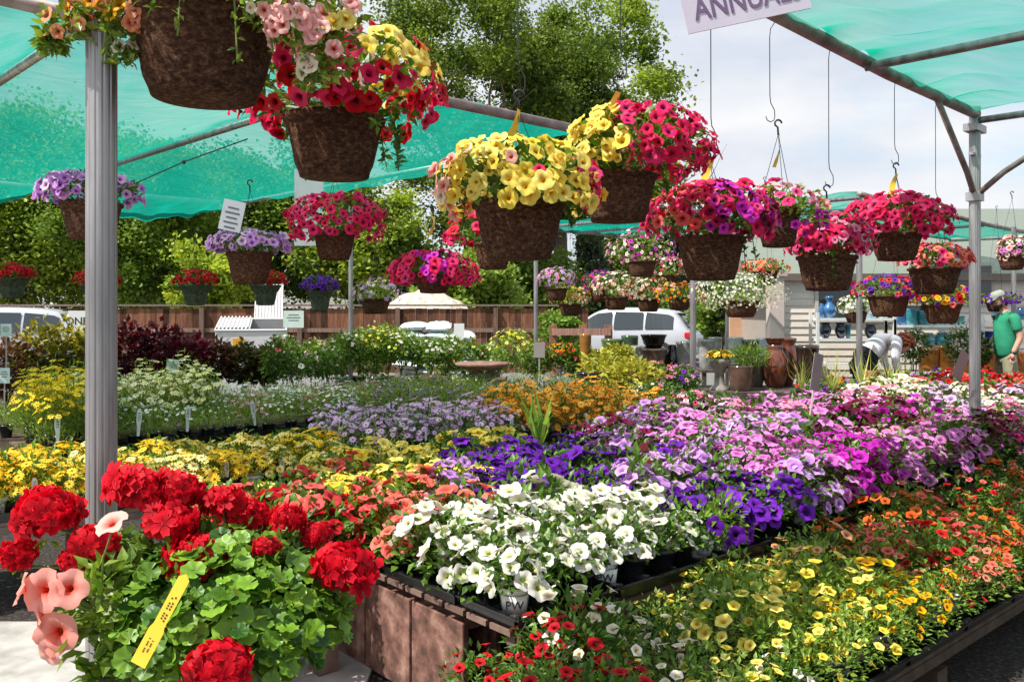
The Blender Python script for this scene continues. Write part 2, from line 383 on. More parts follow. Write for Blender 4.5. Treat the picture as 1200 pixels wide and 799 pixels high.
# ------------------------------------------------------------------ shade canopies on a grid turned 45 degrees
def ab(a, b, z): return Vector(((a + b) / 2, (b - a) / 2, z))     # a = X-Y, b = X+Y
ZB = 2.9
def canopy(label, a0, a1, bs, netmat, seed, sag=.16, front=True, ends=True, droop=.0, edge_fold=.4, beams=None, loose=0.0):
    t = thing('shade_canopy', label, 'canopy', tuple(ab((a0 + a1) / 2, (bs[0] + bs[-1]) / 2, ZB)), group='green net canopies over the sales yard')
    base = t.location.copy(); r = np.random.default_rng(seed)
    ns, na = 90, 70
    b0, b1 = bs[0], bs[-1]
    V = []; Cc = []
    for i in range(ns + 1):
        b = b0 + (b1 - b0) * i / ns
        k = max(j for j in range(len(bs)) if bs[j] <= b + 1e-6); k = min(k, len(bs) - 2)
        s = (b - bs[k]) / (bs[k + 1] - bs[k])
        for j in range(na + 1):
            u = j / na; a = a0 + (a1 - a0) * u
            de = min(a - a0, a1 - a); dm = a1 - a
            z = ZB + .005 + .04 * min(1, de / .35) - sag * math.sin(math.pi * s) * (.5 + .5 * math.sin(math.pi * u)) * min(1, de / .7 + .05) - .05 * math.sin(math.pi * u)
            fold = math.sin(b * 9 + a * 3.0 + 2 * math.sin(a * 1.4 + seed)) + .6 * math.sin(b * 17 - a * 2 + seed)
            z += .018 * fold * math.exp(-de / .7)
            if droop: z -= droop * math.exp(-(a - a0) / .5) * (.4 + .6 * math.sin(math.pi * s))
            z += .012 * math.sin(a * 7 + b * 2.3)
            if loose: z -= loose * math.exp(-(b1 - b) / .5) * math.sin(math.pi * u)
            p = ab(a, b, z) - base; V.append(tuple(p))
            ef = edge_fold * math.exp(-de / .16) * (.7 + .3 * fold) + .30 * max(0, fold - .8) * math.exp(-de / 1.2)
            ef += .28 * math.exp(-min(abs(b - x) for x in bs) / .06)
            Cc.append((max(0, ef), 0, 0))
    F = [(i * (na + 1) + j, i * (na + 1) + j + 1, (i + 1) * (na + 1) + j + 1, (i + 1) * (na + 1) + j) for i in range(ns) for j in range(na)]
    g = G(); g.add(V, F, np.array(Cc)); g.build('net', netmat, t, True)
    for a in (beams or (a0, a1)):
        g = G(); g.tube([ab(a, b0, ZB) - base, ab(a, (b0 + b1) / 2, ZB - .02) - base, ab(a, b1, ZB) - base], .034, n=12); g.build('edge_beam', M_BEAM, t, True)
    for b in bs:
        g = G(); g.tube([ab(a0, b, ZB - .045) - base, ab(a1, b, ZB - .045) - base], .024, n=10); g.build('purlin', M_STEEL, t, True)
    return t
canopy('large green net canopy on grey pipes over the left display beds', -14.5, -5.9, [1.25, 1.95, 4.1, 7.1], M_NET, 3, .14, droop=.28, loose=.12)
canopy('pale thin green net canopy overhead at the right edge', -2.69, 3.4, [4.75, 6.5, 9.1], M_NET2, 5, .10, edge_fold=.42)
canopy('small distant green net canopy behind the hanging baskets', -13.5, -5.9, [14, 15.6, 17.2], M_NET, 8, .10)
canopy('narrow distant green net strip in front of the shop roof', -7.9, -5.9, [17.4, 20.5, 24.5], M_NET, 9, .08)

def post(x, y, z0, z1, r, label, flange=True):
    t = thing('steel_post', label, 'post', (x, y, 0), group='galvanised posts of the shade canopies')
    g = G()
    n = 84; V = []; 
    for z in (z0, z1):
        for k in range(n):
            q = 2 * math.pi * k / n; rr = r * (1 + (.02 if k % 6 < 4 else -.03)); V.append((rr * math.cos(q), rr * math.sin(q), z))
    g.add(V, [(k, (k + 1) % n, n + (k + 1) % n, n + k) for k in range(n)] + [tuple(range(n, 2 * n))]); g.build('shaft', M_STEEL, t)
    if flange: g = G(); g.box((0, 0, .006), (r * 5, r * 5, .012)); g.build('base_plate', M_STEEL, t)
    return t
post(-.89, 1.85, 0, 2.87, .031, 'fluted steel post nearest the camera, beside the red geraniums')
rp_ = post(3.2, 5.9, 0, 2.95, .036, 'steel post with two diagonal braces under the corner of the thin net')
for d, u in (((-.32, -.32), 1), ((.36, -.36), 1)):
    g = G(); g.tube([(0, 0, 2.33), (d[0] * .35, d[1] * .35, 2.36 + .12), (d[0] * 1.6, d[1] * 1.6, 2.87)], .02, n=8); g.build('brace', M_BEAM, rp_, True)
for zc_, dd_ in ((2.62, (.17, .03, .02)), (2.80, (.2, .09, .05)), (2.33, (.1, .09, .06))):
    g = G(); g.box((0, 0, zc_), dd_, rz=.78); g.build('clamp', M_STEEL, rp_)
for (px, D, lb, r) in ((812, 9.3, 'steel post behind the pink and lavender petunias, under the magenta basket', .032),
                       (1007, 10.0, 'steel post beside the bending woman', .034),
                       (628, 12.0, 'thin steel post behind the lowest yellow petunia basket', .030),
                       (411, 10.8, 'thin steel post right of the purple basket, by the fence', .027),
                       (852, 14, 'thin far post under the white flowering basket', .03),
                       (1188, 13.5, 'far post behind the man in the green shirt', .035)):
    p = Pd(px, 400, D); post(p.x, D, 0, 2.86, r, lb)
# loose guy wire under the left canopy
w_ = G(); w_.tube([Pd(120, 232, 5.6), Pd(215, 190, 5.2), Pd(290, 163, 4.9)], .004, n=5)
w_.tube([Pd(214, 190.5, 5.2), Pd(217, 189.5, 5.2)], .012, n=6)
tag(w_.build('guy_wire', M_WIRE), 'thin black wire slung under the left green canopy', 'wire')

# ------------------------------------------------------------------ trees
def limb(g, p, d, L, r, depth, rng):
    pts = [Vector(p)]; rr = [r]; dd = Vector(d)
    for i in range(4):
        dd = (dd + Vector(rng.normal(0, .16, 3).tolist()) + Vector((0, 0, .05))).normalized()
        pts.append(pts[-1] + dd * L / 4); rr.append(r * (1 - .14 * (i + 1)))
    g.tube(pts, rr, n=7 if depth > 1 else 5)
    if depth > 0:
        for i in range(3):
            k = 2 + i if i < 3 else 4
            a = rng.uniform(0, 6.28); q = (dd + Vector((math.cos(a), math.sin(a), .25)) * .75).normalized()
            limb(g, pts[min(k, 4)], q, L * .6, rr[min(k, 4)] * .68, depth - 1, rng)
def tree(name, label, px, D, top_px, wid_px, bot_px, ca, cb, n, leaf, seed, trunk=.22, clumps=46, conifer=False, thin=.62, cs=1, group='trees beyond the fence', flat=1):
    rng = np.random.default_rng(seed); s = D / FPX
    x = (px - 600) * s; zt = EYE + (HOR - top_px) * s; zb = max(.2, EYE + (HOR - bot_px) * s); rx = wid_px * s / 2
    t = thing(name, label, 'tree', (x, D, 0), group=group)
    g = G(); zc = (zt + zb) / 2; rz = (zt - zb) / 2
    if conifer:
        g.tube([(0, 0, 0), (0, 0, zt * .95)], [trunk, .03], n=8)
    else:
        g.tube([(0, 0, 0), (.1, 0, zb * .6 + .1), (.05, .1, zb + .35 * rz)], [trunk * 1.3, trunk, trunk * .8], n=10)
        for i in range(5):
            a = i * 1.256 + rng.uniform(0, .6); limb(g, (.03, .05, zb + rz * (.1 + .06 * i)), (math.cos(a) * .6, math.sin(a) * .6, .8), rz * .62, trunk * .5, 2, rng)
    g.build('trunk', M_BARK, t, True)
    g = G(); cl = []; 
    for i in range(clumps):
        d = dome_dirs(1, -1, rng)[0]; r = rng.uniform(thin, 1) ** .7
        if conifer:
            h = rng.uniform(0, 1); rad = rx * (1 - h) ** .8 * rng.uniform(.4, 1); a = rng.uniform(0, 6.28)
            c = np.array((rad * math.cos(a), rad * math.sin(a), zb + (zt - zb) * h)); cr = rx * .26 * (1.1 - h * .6)
        else:
            c = np.array((d[0] * rx * r, d[1] * rx * r * flat, zc + d[2] * rz * r)); cr = rx * rng.uniform(.20, .40) * cs
        m = int(n / clumps * rng.uniform(.6, 1.4))
        P = rng.normal(0, 1, (m, 3)); P = P * .52 * cr * np.array((1, 1, .72)) + c
        tone = rng.uniform(.0, 1)
        tcol = np.clip(rng.normal(tone, .22, m), 0, 1)
        S = leaf * rng.uniform(.6, 1.3, m)
        g.many(DIA, DIA_F, bases_n(rng.normal(0, .6, (m, 3)) + np.array((0, 0, .7)), rng.uniform(0, 6.28, m)), P, S, lerpc(np.array(ca), np.array(cb), tcol))
    g.build('crown', M_TREE, t)
    return t
dk = ((.055, .11, .012), (.22, .34, .045)); md = ((.10, .18, .015), (.38, .50, .06)); lt = ((.16, .25, .02), (.42, .52, .06)); bl = ((.05, .08, .055), (.14, .19, .12))
tree('tall_tree', 'tall leafy tree with open dark limbs above the yellow baskets', 550, 34, -90, 235, 290, (.055, .10, .012), (.24, .34, .045), 62000, .16, 21, .34, 120, thin=.4, cs=.72)
tree('tall_tree', 'tall rounded dark green tree behind the middle hanging rods', 655, 38, -10, 175, 290, (.045, .085, .012), (.20, .30, .04), 60000, .17, 22, .34, 100, thin=.3, cs=.8)
tree('tall_tree', 'airy tree with a thin top beside the rods against the sky', 722, 44, -10, 150, 330, md[0], md[1], 24000, .24, 23, .3, 60, thin=.4)
tree('broad_tree', 'mid green leafy tree at the frame edge behind the fence', 20, 30, 128, 270, 380, md[0], md[1], 90000, .16, 24, .25, 110, thin=.1)
tree('broad_tree', 'green willow-like tree right behind the fluted post', 155, 28, 150, 170, 372, md[0], (.24, .36, .05), 80000, .145, 25, .2, 100, thin=.1)
tree('young_tree', 'bright yellow-green young tree above the two red baskets', 250, 26, 285, 96, 370, lt[0], lt[1], 12000, .16, 26, .08, 36, thin=.2)
tree('broad_tree', 'dark green tree behind the lilac petunia basket', 300, 33, 160, 210, 372, dk[0], dk[1], 80000, .17, 27, .25, 100, thin=.1)
tree('broad_tree', 'dark tree behind the hanging crimson basket beside the tall trees', 420, 31, 205, 150, 372, dk[0], md[1], 34000, .19, 28, .25, 70, thin=.2)
tree('round_shrub', 'sunlit lime green bush on the far side of the fence by the wood pile', 555, 27, 305, 110, 372, lt[0], (.24, .36, .06), 14000, .17, 29, .1, 40, thin=.2)
tree('broad_tree', 'dark leafy tree behind the yellow basket and far fence', 620, 35, 285, 150, 380, dk[0], dk[1], 18000, .22, 30, .2, 40, thin=.2)
tree('spruce', 'bluish spruce behind the far cluster of hanging baskets', 690, 40, 262, 90, 385, bl[0], bl[1], 14000, .22, 31, .2, 80, True)
tree('spruce', 'second bluish spruce beside the white flowering basket', 790, 42, 268, 110, 385, bl[0], bl[1], 15000, .22, 32, .2, 80, True)
tree('broad_tree', 'small grey-green tree between the spruces and the yard roof', 740, 45, 280, 120, 390, bl[0], md[1], 12000, .24, 33, .2, 40)
tree('spruce', 'narrow pale spruce tips between the two magenta baskets', 487, 38, 262, 60, 380, bl[0], bl[1], 7000, .2, 34, .15, 60, True)
tree('leafy_shrub', 'tall bright green shrub column left of the silver car', 655, 20, 358, 50, 415, md[0], (.24, .40, .06), 9000, .09, 35, .05, 30, thin=.2)
tree('leafy_shrub', 'dark green shrub right of the silver car', 805, 26, 345, 70, 425, dk[0], dk[1], 9000, .12, 36, .05, 30, thin=.2)
tree('leafy_shrub', 'dark green shrub against the tan wall', 848, 19, 330, 60, 412, dk[0], dk[1], 8000, .1, 37, .05, 30, thin=.2)

# ------------------------------------------------------------------ fence, wood pile, far house
rng = np.random.default_rng(4)
def fence(x0, x1, D, h, label, rails):
    t = thing('wooden_fence', label, 'fence', ((x0 + x1) / 2, D, 0)); cx = (x0 + x1) / 2
    g = G(); x = x0
    while x < x1:
        wd = rng.uniform(.13, .16); k = rng.uniform(0, 1)
        col = np.array((.045, .022, .014)) * (1 - k) + np.array((.24, .105, .058)) * k
        g.box((x - cx + wd / 2, rng.uniform(-.006, .006), (h - .06) / 2 + rng.uniform(-.02, .0)), (wd - .003, .022, h - .08), col); x += wd
    g.build('board', M_FENCE, t)['kind'] = 'stuff'
    for z in rails:
        g = G(); g.box((0, -.045, z), (x1 - x0, .04, .1), (.22, .15, .11)); g.build('rail', M_FENCE, t)
    g = G(); g.box((0, 0, h), (x1 - x0, .14, .045), (.20, .145, .12)); g.build('cap_board', M_FENCE, t)
    x = x0 + .4
    while x < x1:
        g = G(); g.box((x - cx, -.09, h / 2 - .03), (.11, .09, h - .06), (.16, .10, .075)); g.build('post', M_FENCE, t); x += 2.4
fence(-20, 1.75, 21, 1.66, 'long weathered red-brown board fence across the back of the yard', (.5, 1.05))
# wood chip pile seen over the fence
g = G(); n = 26; V = []; F = []
for i in range(n + 1):
    for j in range(n + 1):
        u, v = i / n * 2 - 1, j / n * 2 - 1; r = math.hypot(u, v)
        V.append((u * 2.6, v * 2.2, max(0, 1 - r ** 1.7) * 2.15 + rng.normal(0, .05) * (r < 1)))
for i in range(n):
    for j in range(n): F.append((i * (n + 1) + j, i * (n + 1) + j + 1, (i + 1) * (n + 1) + j + 1, (i + 1) * (n + 1) + j))
g.add(V, F); o = g.build('wood_chip_pile', simple('wood_chips', (.42, .34, .25), (.72, .63, .52), 7, .95, bmp=.8, bd=.05)); o.location = (-2.5, 25, 0)
tag(o, 'heaped pale wood chips showing over the fence', 'pile')
# far pale house behind the young tree
t = thing('far_house', 'small pale grey house glimpsed over the fence behind the young tree', 'house', (-12.4, 32, 0))
g = G(); g.box((0, 0, 1.2), (3, 3, 2.4), (.5, .5, .5)); g.build('wall', M_PAINT, t)
g = G(); g.add([(-1.8, -1.7, 2.3), (1.8, -1.7, 2.3), (1.8, 1.7, 2.3), (-1.8, 1.7, 2.3), (-1.8, 0, 3.1), (1.8, 0, 3.1)], [(0, 1, 5, 4), (2, 3, 4, 5), (0, 4, 3), (1, 2, 5), (0, 3, 2, 1)], (.3, .29, .28)); g.build('roof', M_PAINT, t)
g = G(); g.box((.6, -1.51, 1.75), (.4, .03, .5), (.05, .05, .06)); g.build('window', M_PAINT, t)

# ------------------------------------------------------------------ garden centre building
BD = 15.0
bx0 = (912 - 600) * BD / FPX; bx1 = 16.0; eave = EYE + (HOR - 322) * BD / FPX
t = thing('shop_building', 'cream lap-sided shop building with a grey-green roof behind the shelves', 'building', ((bx0 + bx1) / 2, BD + 2, 0))
def rel(o, x, y, z): return (x - o.location.x, y - o.location.y, z)
SID = (.70, .62, .55)
wx0, wx1, wz0, wz1 = (956 - 600) * BD / FPX, (1010 - 600) * BD / FPX + 1.4, 1.36, 2.06
g = G()
z = 0.0
while z < eave - .05:
    for (xa, xb) in (((bx0, wx0), (wx1, bx1)) if wz0 - .1 < z < wz1 - .02 else ((bx0, bx1),)):
        g.add([rel(t, xa, BD - .018, z), rel(t, xb, BD - .018, z), rel(t, xb, BD, z + .125), rel(t, xa, BD, z + .125), rel(t, xa, BD, z - .002), rel(t, xb, BD, z - .002)], [(0, 1, 2, 3), (4, 5, 1, 0)], SID)
    z += .125
g.box(rel(t, (bx0 + bx1) / 2, BD + 2.06, eave / 2), (bx1 - bx0 - .02, 4, eave - .02), (.35, .31, .27))
g.build('siding', M_PAINT, t)
g = G()
g.add([rel(t, bx0 - .45, BD - .14, eave), rel(t, bx1, BD - .14, eave), rel(t, bx1, BD + 5, eave + 1.75), rel(t, bx0 - .45, BD + 5, eave + 1.75),
       rel(t, bx0 - .45, BD - .14, eave - .03), rel(t, bx1, BD - .14, eave - .03), rel(t, bx0 - .45, BD + 5, eave - .03)], [(0, 1, 2, 3), (4, 5, 1, 0), (0, 3, 6, 4)], (.17, .20, .155))
g.build('roof', M_PAINT, t)
g = G(); g.box(rel(t, (bx0 + bx1) / 2 - .2, BD - .155, eave - .045), (bx1 - bx0 + .5, .03, .12), (.16, .12, .10)); g.build('gutter', M_PAINT, t)
f_ = None
g = G(); cxw = (wx0 + wx1) / 2
for (c, d) in (((cxw, BD - .03, wz1), (wx1 - wx0 + .1, .05, .06)), ((cxw, BD - .03, wz0), (wx1 - wx0 + .1, .05, .05)), ((wx0, BD - .028, (wz0 + wz1) / 2), (.06, .05, wz1 - wz0 - .06)), ((wx1, BD - .028, (wz0 + wz1) / 2), (.06, .05, wz1 - wz0 - .06)), ((cxw, BD - .027, (wz0 + wz1) / 2), (.04, .04, wz1 - wz0 - .06))):
    g.box(rel(t, *c), d, (.5, .45, .42))
win = g.build('window', M_PAINT, t)
g = G(); g.box(rel(t, cxw, BD + .01, (wz0 + wz1) / 2), (wx1 - wx0, .01, wz1 - wz0)); g.build('pane', M_GLASS, win)
# second darker window further right
g = G(); g.box(rel(t, 7.7, BD - .03, 2.0), (1.5, .06, .75), (.45, .42, .38)); w2 = g.build('window', M_PAINT, t)
g = G(); g.box(rel(t, 7.7, BD - .065, 2.0), (1.38, .01, .64)); g.build('pane', M_GLASS, w2)
g = G(); g.box(rel(t, bx0 - .02, BD - .05, eave / 2 - .06), (.12, .12, eave - .1), (.66, .58, .54)); g.build('corner_board', M_PAINT, t)
# annex wall, tan
t2 = thing('annex_wall', 'sunlit tan stucco wall left of the shop building', 'wall', (4.92, 17.5, 0))
g = G(); g.box((0, 0, .9), (.95, .2, 1.8), (.62, .36, .22)); g.build('stucco', M_PAINT, t2)
g = G(); g.box((0, 0, 1.83), (1.02, .3, .06), (.5, .42, .36)); g.build('coping', M_PAINT, t2)
t3 = thing('porch_column', 'square pale pink column at the corner of the shop building', 'column', ((908 - 600) * 14.3 / 1000, 14.3, 0))
g = G(); g.box((0, 0, 1.06), (.24, .24, 2.12), (.60, .48, .44)); g.build('shaft', M_PAINT, t3)
g = G(); g.box((0, 0, .1), (.32, .32, .2), (.5, .42, .38)); g.box((0, 0, 2.15), (.32, .32, .08), (.5, .42, .38)); g.build('trim', M_PAINT, t3)

# ------------------------------------------------------------------ cars
M_CARP = simple('silver_white_car_paint', (.44, .46, .50), (.48, .50, .54), 3, .22, .15, bmp=0)
M_TYRE = simple('tyre_rubber', (.012, .012, .012), (.02, .02, .02), 30, .8)
M_RED = simple('red_lens', (.5, .01, .015), (.6, .02, .02), 30, .15, bmp=0)
def suv(label, loc, rz, paint):
    t = thing('parked_car', label, 'car', loc, rz, 'cars parked behind the sales yard')
    # stations along x: (x, half width low, z sill, z belt, half width roof, z roof)
    st = [(-2.32, .70, .45, .80, .60, .86), (-2.25, .84, .32, .92, .72, .98), (-2.12, .90, .26, 1.00, .74, 1.10), (-1.85, .93, .24, 1.03, .70, 1.50), (-1.6, .93, .24, 1.03, .68, 1.62), (-1.0, .93, .24, 1.02, .67, 1.68), (0, .93, .24, 1.00, .67, 1.70), (.55, .93, .24, .99, .66, 1.64),
          (.95, .93, .24, .98, .70, 1.38), (1.35, .93, .24, .97, .78, 1.04), (1.9, .91, .26, .90, .75, .95), (2.2, .84, .34, .80, .68, .84), (2.32, .70, .45, .66, .6, .70)]
    V = []; m = 12
    for (x, wl, zs, zb, wr, zr) in st:
        ring = [(wl * .8, zs), (wl, zs + .12), (wl, (zs + zb) / 2), (wl * .985, zb), (wr + .02, zr - .06), (wr * .8, zr)]
        V += [(x, y, z) for y, z in ring] + [(x, -y, z) for y, z in ring[::-1]]
    F = [(i * m + k, i * m + (k + 1) % m, (i + 1) * m + (k + 1) % m, (i + 1) * m + k) for i in range(len(st) - 1) for k in range(m)] + [tuple(range(m))[::-1], tuple(range((len(st) - 1) * m, len(st) * m))]
    g = G(); g.add(V, F); b = g.build('body', paint, t, True)
    md_ = b.modifiers.new('s', 'SUBSURF'); md_.levels = 2; md_.render_levels = 2
    # side glass and rear glass, slightly proud
    def side(x): 
        for k in range(len(st) - 1):
            if st[k][0] <= x <= st[k + 1][0]:
                f = (x - st[k][0]) / (st[k + 1][0] - st[k][0]); return [st[k][j] * (1 - f) + st[k + 1][j] * f for j in range(6)]
    for sg in (-1, 1):
        for (xa, xb, ca, cb) in ((-1.75, -.95, .30, 0), (-.88, -.02, 0, 0), (.05, .95, 0, .55)):
            g = G(); P = []
            nx = 7
            for row in (0, 1):
                for i in range(nx):
                    x = xa + (xb - xa) * i / (nx - 1)
                    S = side(x); zlo = S[3] + .05; ztop = S[5] - .14
                    if row: 
                        z = ztop
                    else: z = zlo
                    f = (z - S[3]) / (S[5] - .06 - S[3]); y = (S[1] * .985) * (1 - f) + (S[4] + .02) * f + .012
                    P.append((x, sg * y, z))
            g.add(P, [(i, i + 1, nx + i + 1, nx + i) for i in range(nx - 1)]); g.build('side_window', M_GLASS, t)
    g = G(); g.add([(-2.12, -.62, 1.10), (-2.12, .62, 1.10), (-1.84, .56, 1.50), (-1.84, -.56, 1.50)], [(0, 1, 2, 3)]); o = g.build('rear_window', M_GLASS, t); o.location = (-.045, 0, .01)
    g = G(); g.box((-1.86, 0, 1.60), (.25, 1.0, .035), (.02, .02, .02)); g.build('spoiler', M_BLACK, t)
    g = G(); g.add([(1.0, -.6, 1.36), (1.0, .6, 1.36), (1.38, .68, 1.07), (1.38, -.68, 1.07)], [(0, 1, 2, 3)]); o = g.build('windscreen', M_GLASS, t); o.location = (.04, 0, .03)
    for sg in (-1, 1):
        g = G(); g.box((-2.17, sg * .80, .90), (.20, .20, .17)); o = g.build('tail_light', M_RED, t); bv = o.modifiers.new('b', 'BEVEL'); bv.width = .04; bv.segments = 3
        g = G(); g.box((.95, sg * 1.0, 1.05), (.12, .2, .14)); o = g.build('wing_mirror', paint, t); bv = o.modifiers.new('b', 'BEVEL'); bv.width = .04; bv.segments = 3
        for x in (-1.42, 1.42):
            g = G(); g.tube([(x, sg * .70, .36), (x, sg * .95, .36)], .36, n=24); wh = g.build('wheel', M_TYRE, t)
            g = G(); g.tube([(x, sg * .94, .36), (x, sg * .965, .36)], .23, n=20); g.build('rim', M_STEEL, wh)
    g = G(); g.box((-2.33, 0, .62), (.02, .52, .12), (.7, .7, .7)); g.build('number_plate', M_PAINT, t)
    t.scale = (.96, .96, .96); return t
suv('silver estate car with red tail lights parked beyond the glazed pots', (3.15, 24.5, 0), math.radians(180 - 24), M_CARP)
suv('white car mostly cut off by the left frame edge behind the tall shrubs', (-12.35, 20.3, 0), math.radians(180 + 12), M_CARP)
# low timber rail beside the parking
t = thing('timber_rail', 'low reddish timber rail with stubby posts in front of the silver car', 'railing', (2.0, 17.5, 0))
for px in (648, 683, 713):
    g = G(); g.box((Pd(px, 0, 17.5).x - 2.0, 0, .62), (.15, .15, 1.24), (.26, .12, .08)); o = g.build('post', M_FENCE, t)
g = G(); g.box((Pd(681, 0, 17.5).x - 2.0, -.1, 1.10), (1.2, .05, .14), (.36, .20, .15)); g.build('rail', M_FENCE, t)

# ------------------------------------------------------------------ white skip with folding lids
t = thing('white_skip', 'open white metal bin with one ribbed lid raised in front of the fence', 'bin', (Pd(296, 0, 15).x, 15, 0), math.radians(14))
g = G(); wx, dy = .58, .48
zt_, zf = 1.38, 1.12
wcol = (.74, .73, .71)
g.add([(-wx, -dy, .2), (wx, -dy, .2), (wx, dy, .2), (-wx, dy, .2), (-wx, -dy, zf + .08), (wx, -dy, zf + .08), (wx, dy, zt_), (-wx, dy, zt_)], [(0, 1, 5, 4), (1, 2, 6, 5), (2, 3, 7, 6), (3, 0, 4, 7), (3, 2, 1, 0)], wcol)
g.add([(-wx + .03, -dy + .03, .3), (wx - .03, -dy + .03, .3), (wx - .03, dy - .03, .3), (-wx + .03, dy - .03, .3), (-wx + .03, -dy + .03, zf + .08), (wx - .03, -dy + .03, zf + .08), (wx - .03, dy - .03, zt_ - .01), (-wx + .03, dy - .03, zt_ - .01)], [(4, 5, 1, 0), (5, 6, 2, 1), (6, 7, 3, 2), (7, 4, 0, 3), (0, 1, 2, 3)], (.3, .3, .3))
g.tube([(-wx, -dy, zf + .08), (wx, -dy, zf + .08), (wx, dy, zt_), (-wx, dy, zt_), (-wx, -dy, zf + .08)], .022, wcol, 6)
g.build('bin_body', M_PAINT, t)
sl = math.atan2(zt_ - zf - .08, 2 * dy)
def lid(x0, x1, ang, hinge):
    g = G(); L = 2 * dy / math.cos(sl); 
    R = Matrix.Rotation(ang, 3, 'X')
    g2 = np.array(R)
    def pt(x, y, z): v = g2 @ np.array((0, y, z)); return (x, hinge[1] + v[1], hinge[2] + v[2])
    k = 9
    V = []; F = []
    for i in range(k * 4 + 1):
        x = x0 + (x1 - x0) * i / (k * 4); z = .02 + (.03 if i % 4 in (1, 2) else 0)
        V += [pt(x, 0, z), pt(x, -L, z)]
    F = [(2 * i, 2 * i + 1, 2 * i + 3, 2 * i + 2) for i in range(k * 4)]
    g.add(V, F, (.62, .61, .60)); o = g.build('lid', M_PAINT, t); sm = o.modifiers.new('s', 'SOLIDIFY'); sm.thickness = .012
lid(-wx, -.02, sl, (0, dy, zt_ + .01)); lid(.0, wx - .08, -math.radians(138), (0, dy, zt_ + .01))
g = G(); g.box((-.2, -dy - .004, .98), (.2, .006, .17), (.85, .45, .02)); g.build('warning_sticker', M_PAINT, t)
g = G(); g.box((.42, -dy - .004, 1.02), (.11, .006, .13), (.2, .45, .25)); g.build('green_sticker', M_PAINT, t)

# ------------------------------------------------------------------ pallet of white bags
brng = np.random.default_rng(77)
M_BAG = attr_mat('printed_plastic_bag', .35, 0, .5, 7, (.78, 1.06), bmp=.35)
cols_ = [(-.42, 0), (.0, 0), (.42, 0)]
k_ = 0
for lv in range(6):
    for ci, cx in enumerate((-.36, .02, .38, .72)):
        if (lv >= 2 and cx > .5) or (lv >= 5 and cx > .1) : continue
        g = G(); n = 9
        V = []; F = []
        for i in range(n + 1):
            for j in range(n + 1):
                u, v = i / n * 2 - 1, j / n * 2 - 1; e = max(0, (1 - abs(u) ** 3) * (1 - abs(v) ** 3)) ** .6
                V.append((u * .22 * (1 - .06 * v * v), v * .33, .06 + .075 * e + brng.normal(0, .005)))
        b0 = len(V); V += [(x, y, .12 - z) for x, y, z in V]
        for i in range(n):
            for j in range(n):
                a_ = i * (n + 1) + j; F += [(a_, a_ + 1, a_ + n + 2, a_ + n + 1), (b0 + a_, b0 + a_ + n + 1, b0 + a_ + n + 2, b0 + a_ + 1)]
        cc = np.where((np.abs(np.array(V)[:, :1]) < .08) & (np.array(V)[:, 2:] > .07), np.array([[.50, .66, .62]]), np.array([[.72, .76, .78]]))
        g.add(V, F, cc); o = g.build('soil_bag', M_BAG, smooth=True)
        D = 13.5; px = 512
        o.location = (Pd(px, 0, D).x + cx + brng.normal(0, .03), D + brng.normal(0, .03), .50 + lv * .145); o.rotation_euler = (brng.normal(0, .05), brng.normal(0, .06), brng.normal(0, .15))
        pos = ['left', 'left-centre', 'right-centre', 'right'][ci]
        tag(o, 'pale plastic soil bag in the %s column of the heap, %s layer from the bottom' % (pos, ORD[lv]), 'bag', 'white soil bags heaped behind the herb pots')
g = G(); g.box((0, 0, .25), (1.7, .9, .5), (.2, .14, .09)); o = g.build('pallet', M_WOOD); o.location = (Pd(512, 0, 13.5).x + .15, 13.5, 0)
tag(o, 'wooden pallet under the white soil bags', 'pallet')
# ------------------------------------------------------------------ plants in pots
COL = {  # petal pairs (darker, lighter) and throat
 'white': (H('e4e2d8'), H('f2f1ea'), H('c9cf7a')), 'violet': (H('5c0f9c'), H('8c2cd0'), H('24043c')), 'lavender': (H('c288d4'), H('e2b4e6'), H('70389a')),
 'orchid pink': (H('d873c8'), H('f0a3e0'), H('8c2a80')), 'magenta': (H('c21bb0'), H('e63fd6'), H('5a0a50')), 'pink': (H('f08bb8'), H('f9b9d2'), H('c04070')),
 'burgundy': (H('5c0830'), H('8a1048'), H('25020f')), 'cream': (H('f3ead2'), H('fffaf0'), H('c9b45a')), 'red': (H('c20a1c'), H('e8202c'), H('500008')),
 'crimson': (H('d8124e'), H('fa3a74'), H('7a0424')), 'salmon': (H('ea4a4e'), H('f97a70'), H('a01020')), 'yellow': (H('f5de48'), H('fff38a'), H('d0a010')),
 'pale lilac': (H('d8b4dc'), H('eed6ee'), H('6a2a80')), 'gold': (H('f8ae00'), H('ffc814'), H('8a4a00')), 'coral': (H('f07060'), H('fba088'), H('c02818')),
 'orange': (H('e8521c'), H('ff8636'), H('7a1608')), 'apricot': (H('f6a070'), H('fdc79a'), H('c23a1c')), 'deep pink': (H('dc2a72'), H('f55c98'), H('7c0a34')),
 'blush': (H('f6b4a8'), H('fcd6cc'), H('c8382c')), 'hot pink': (H('e0206c'), H('f4508c'), H('600420')), 'purple': (H('561596'), H('8a3cc6'), H('200636')),
 'dark red': (H('a00818'), H('d01528'), H('400006')),
}
PROTO = {}
def bloom_points(n, R, Hh, zmin, rng, out=1.0, c=(0, 0, 0), up=.45, sep=0):
    d = dome_dirs(n * 4 if sep else n, zmin, rng)
    if sep:
        keep = []
        for i in range(len(d)):
            if all(np.dot(d[i], d[j]) < 1 - sep for j in keep): keep.append(i)
            if len(keep) >= n: break
        d = d[keep]
    P = d * np.array([R, R, Hh]) * (out * rng.uniform(.9, 1.1, len(d)))[:, None] + np.array(c)
    N = unit(d * np.array([1, 1, 1.0]) + np.array([0, 0, up]) + rng.normal(0, .22, (len(d), 3)))
    return P, N, d
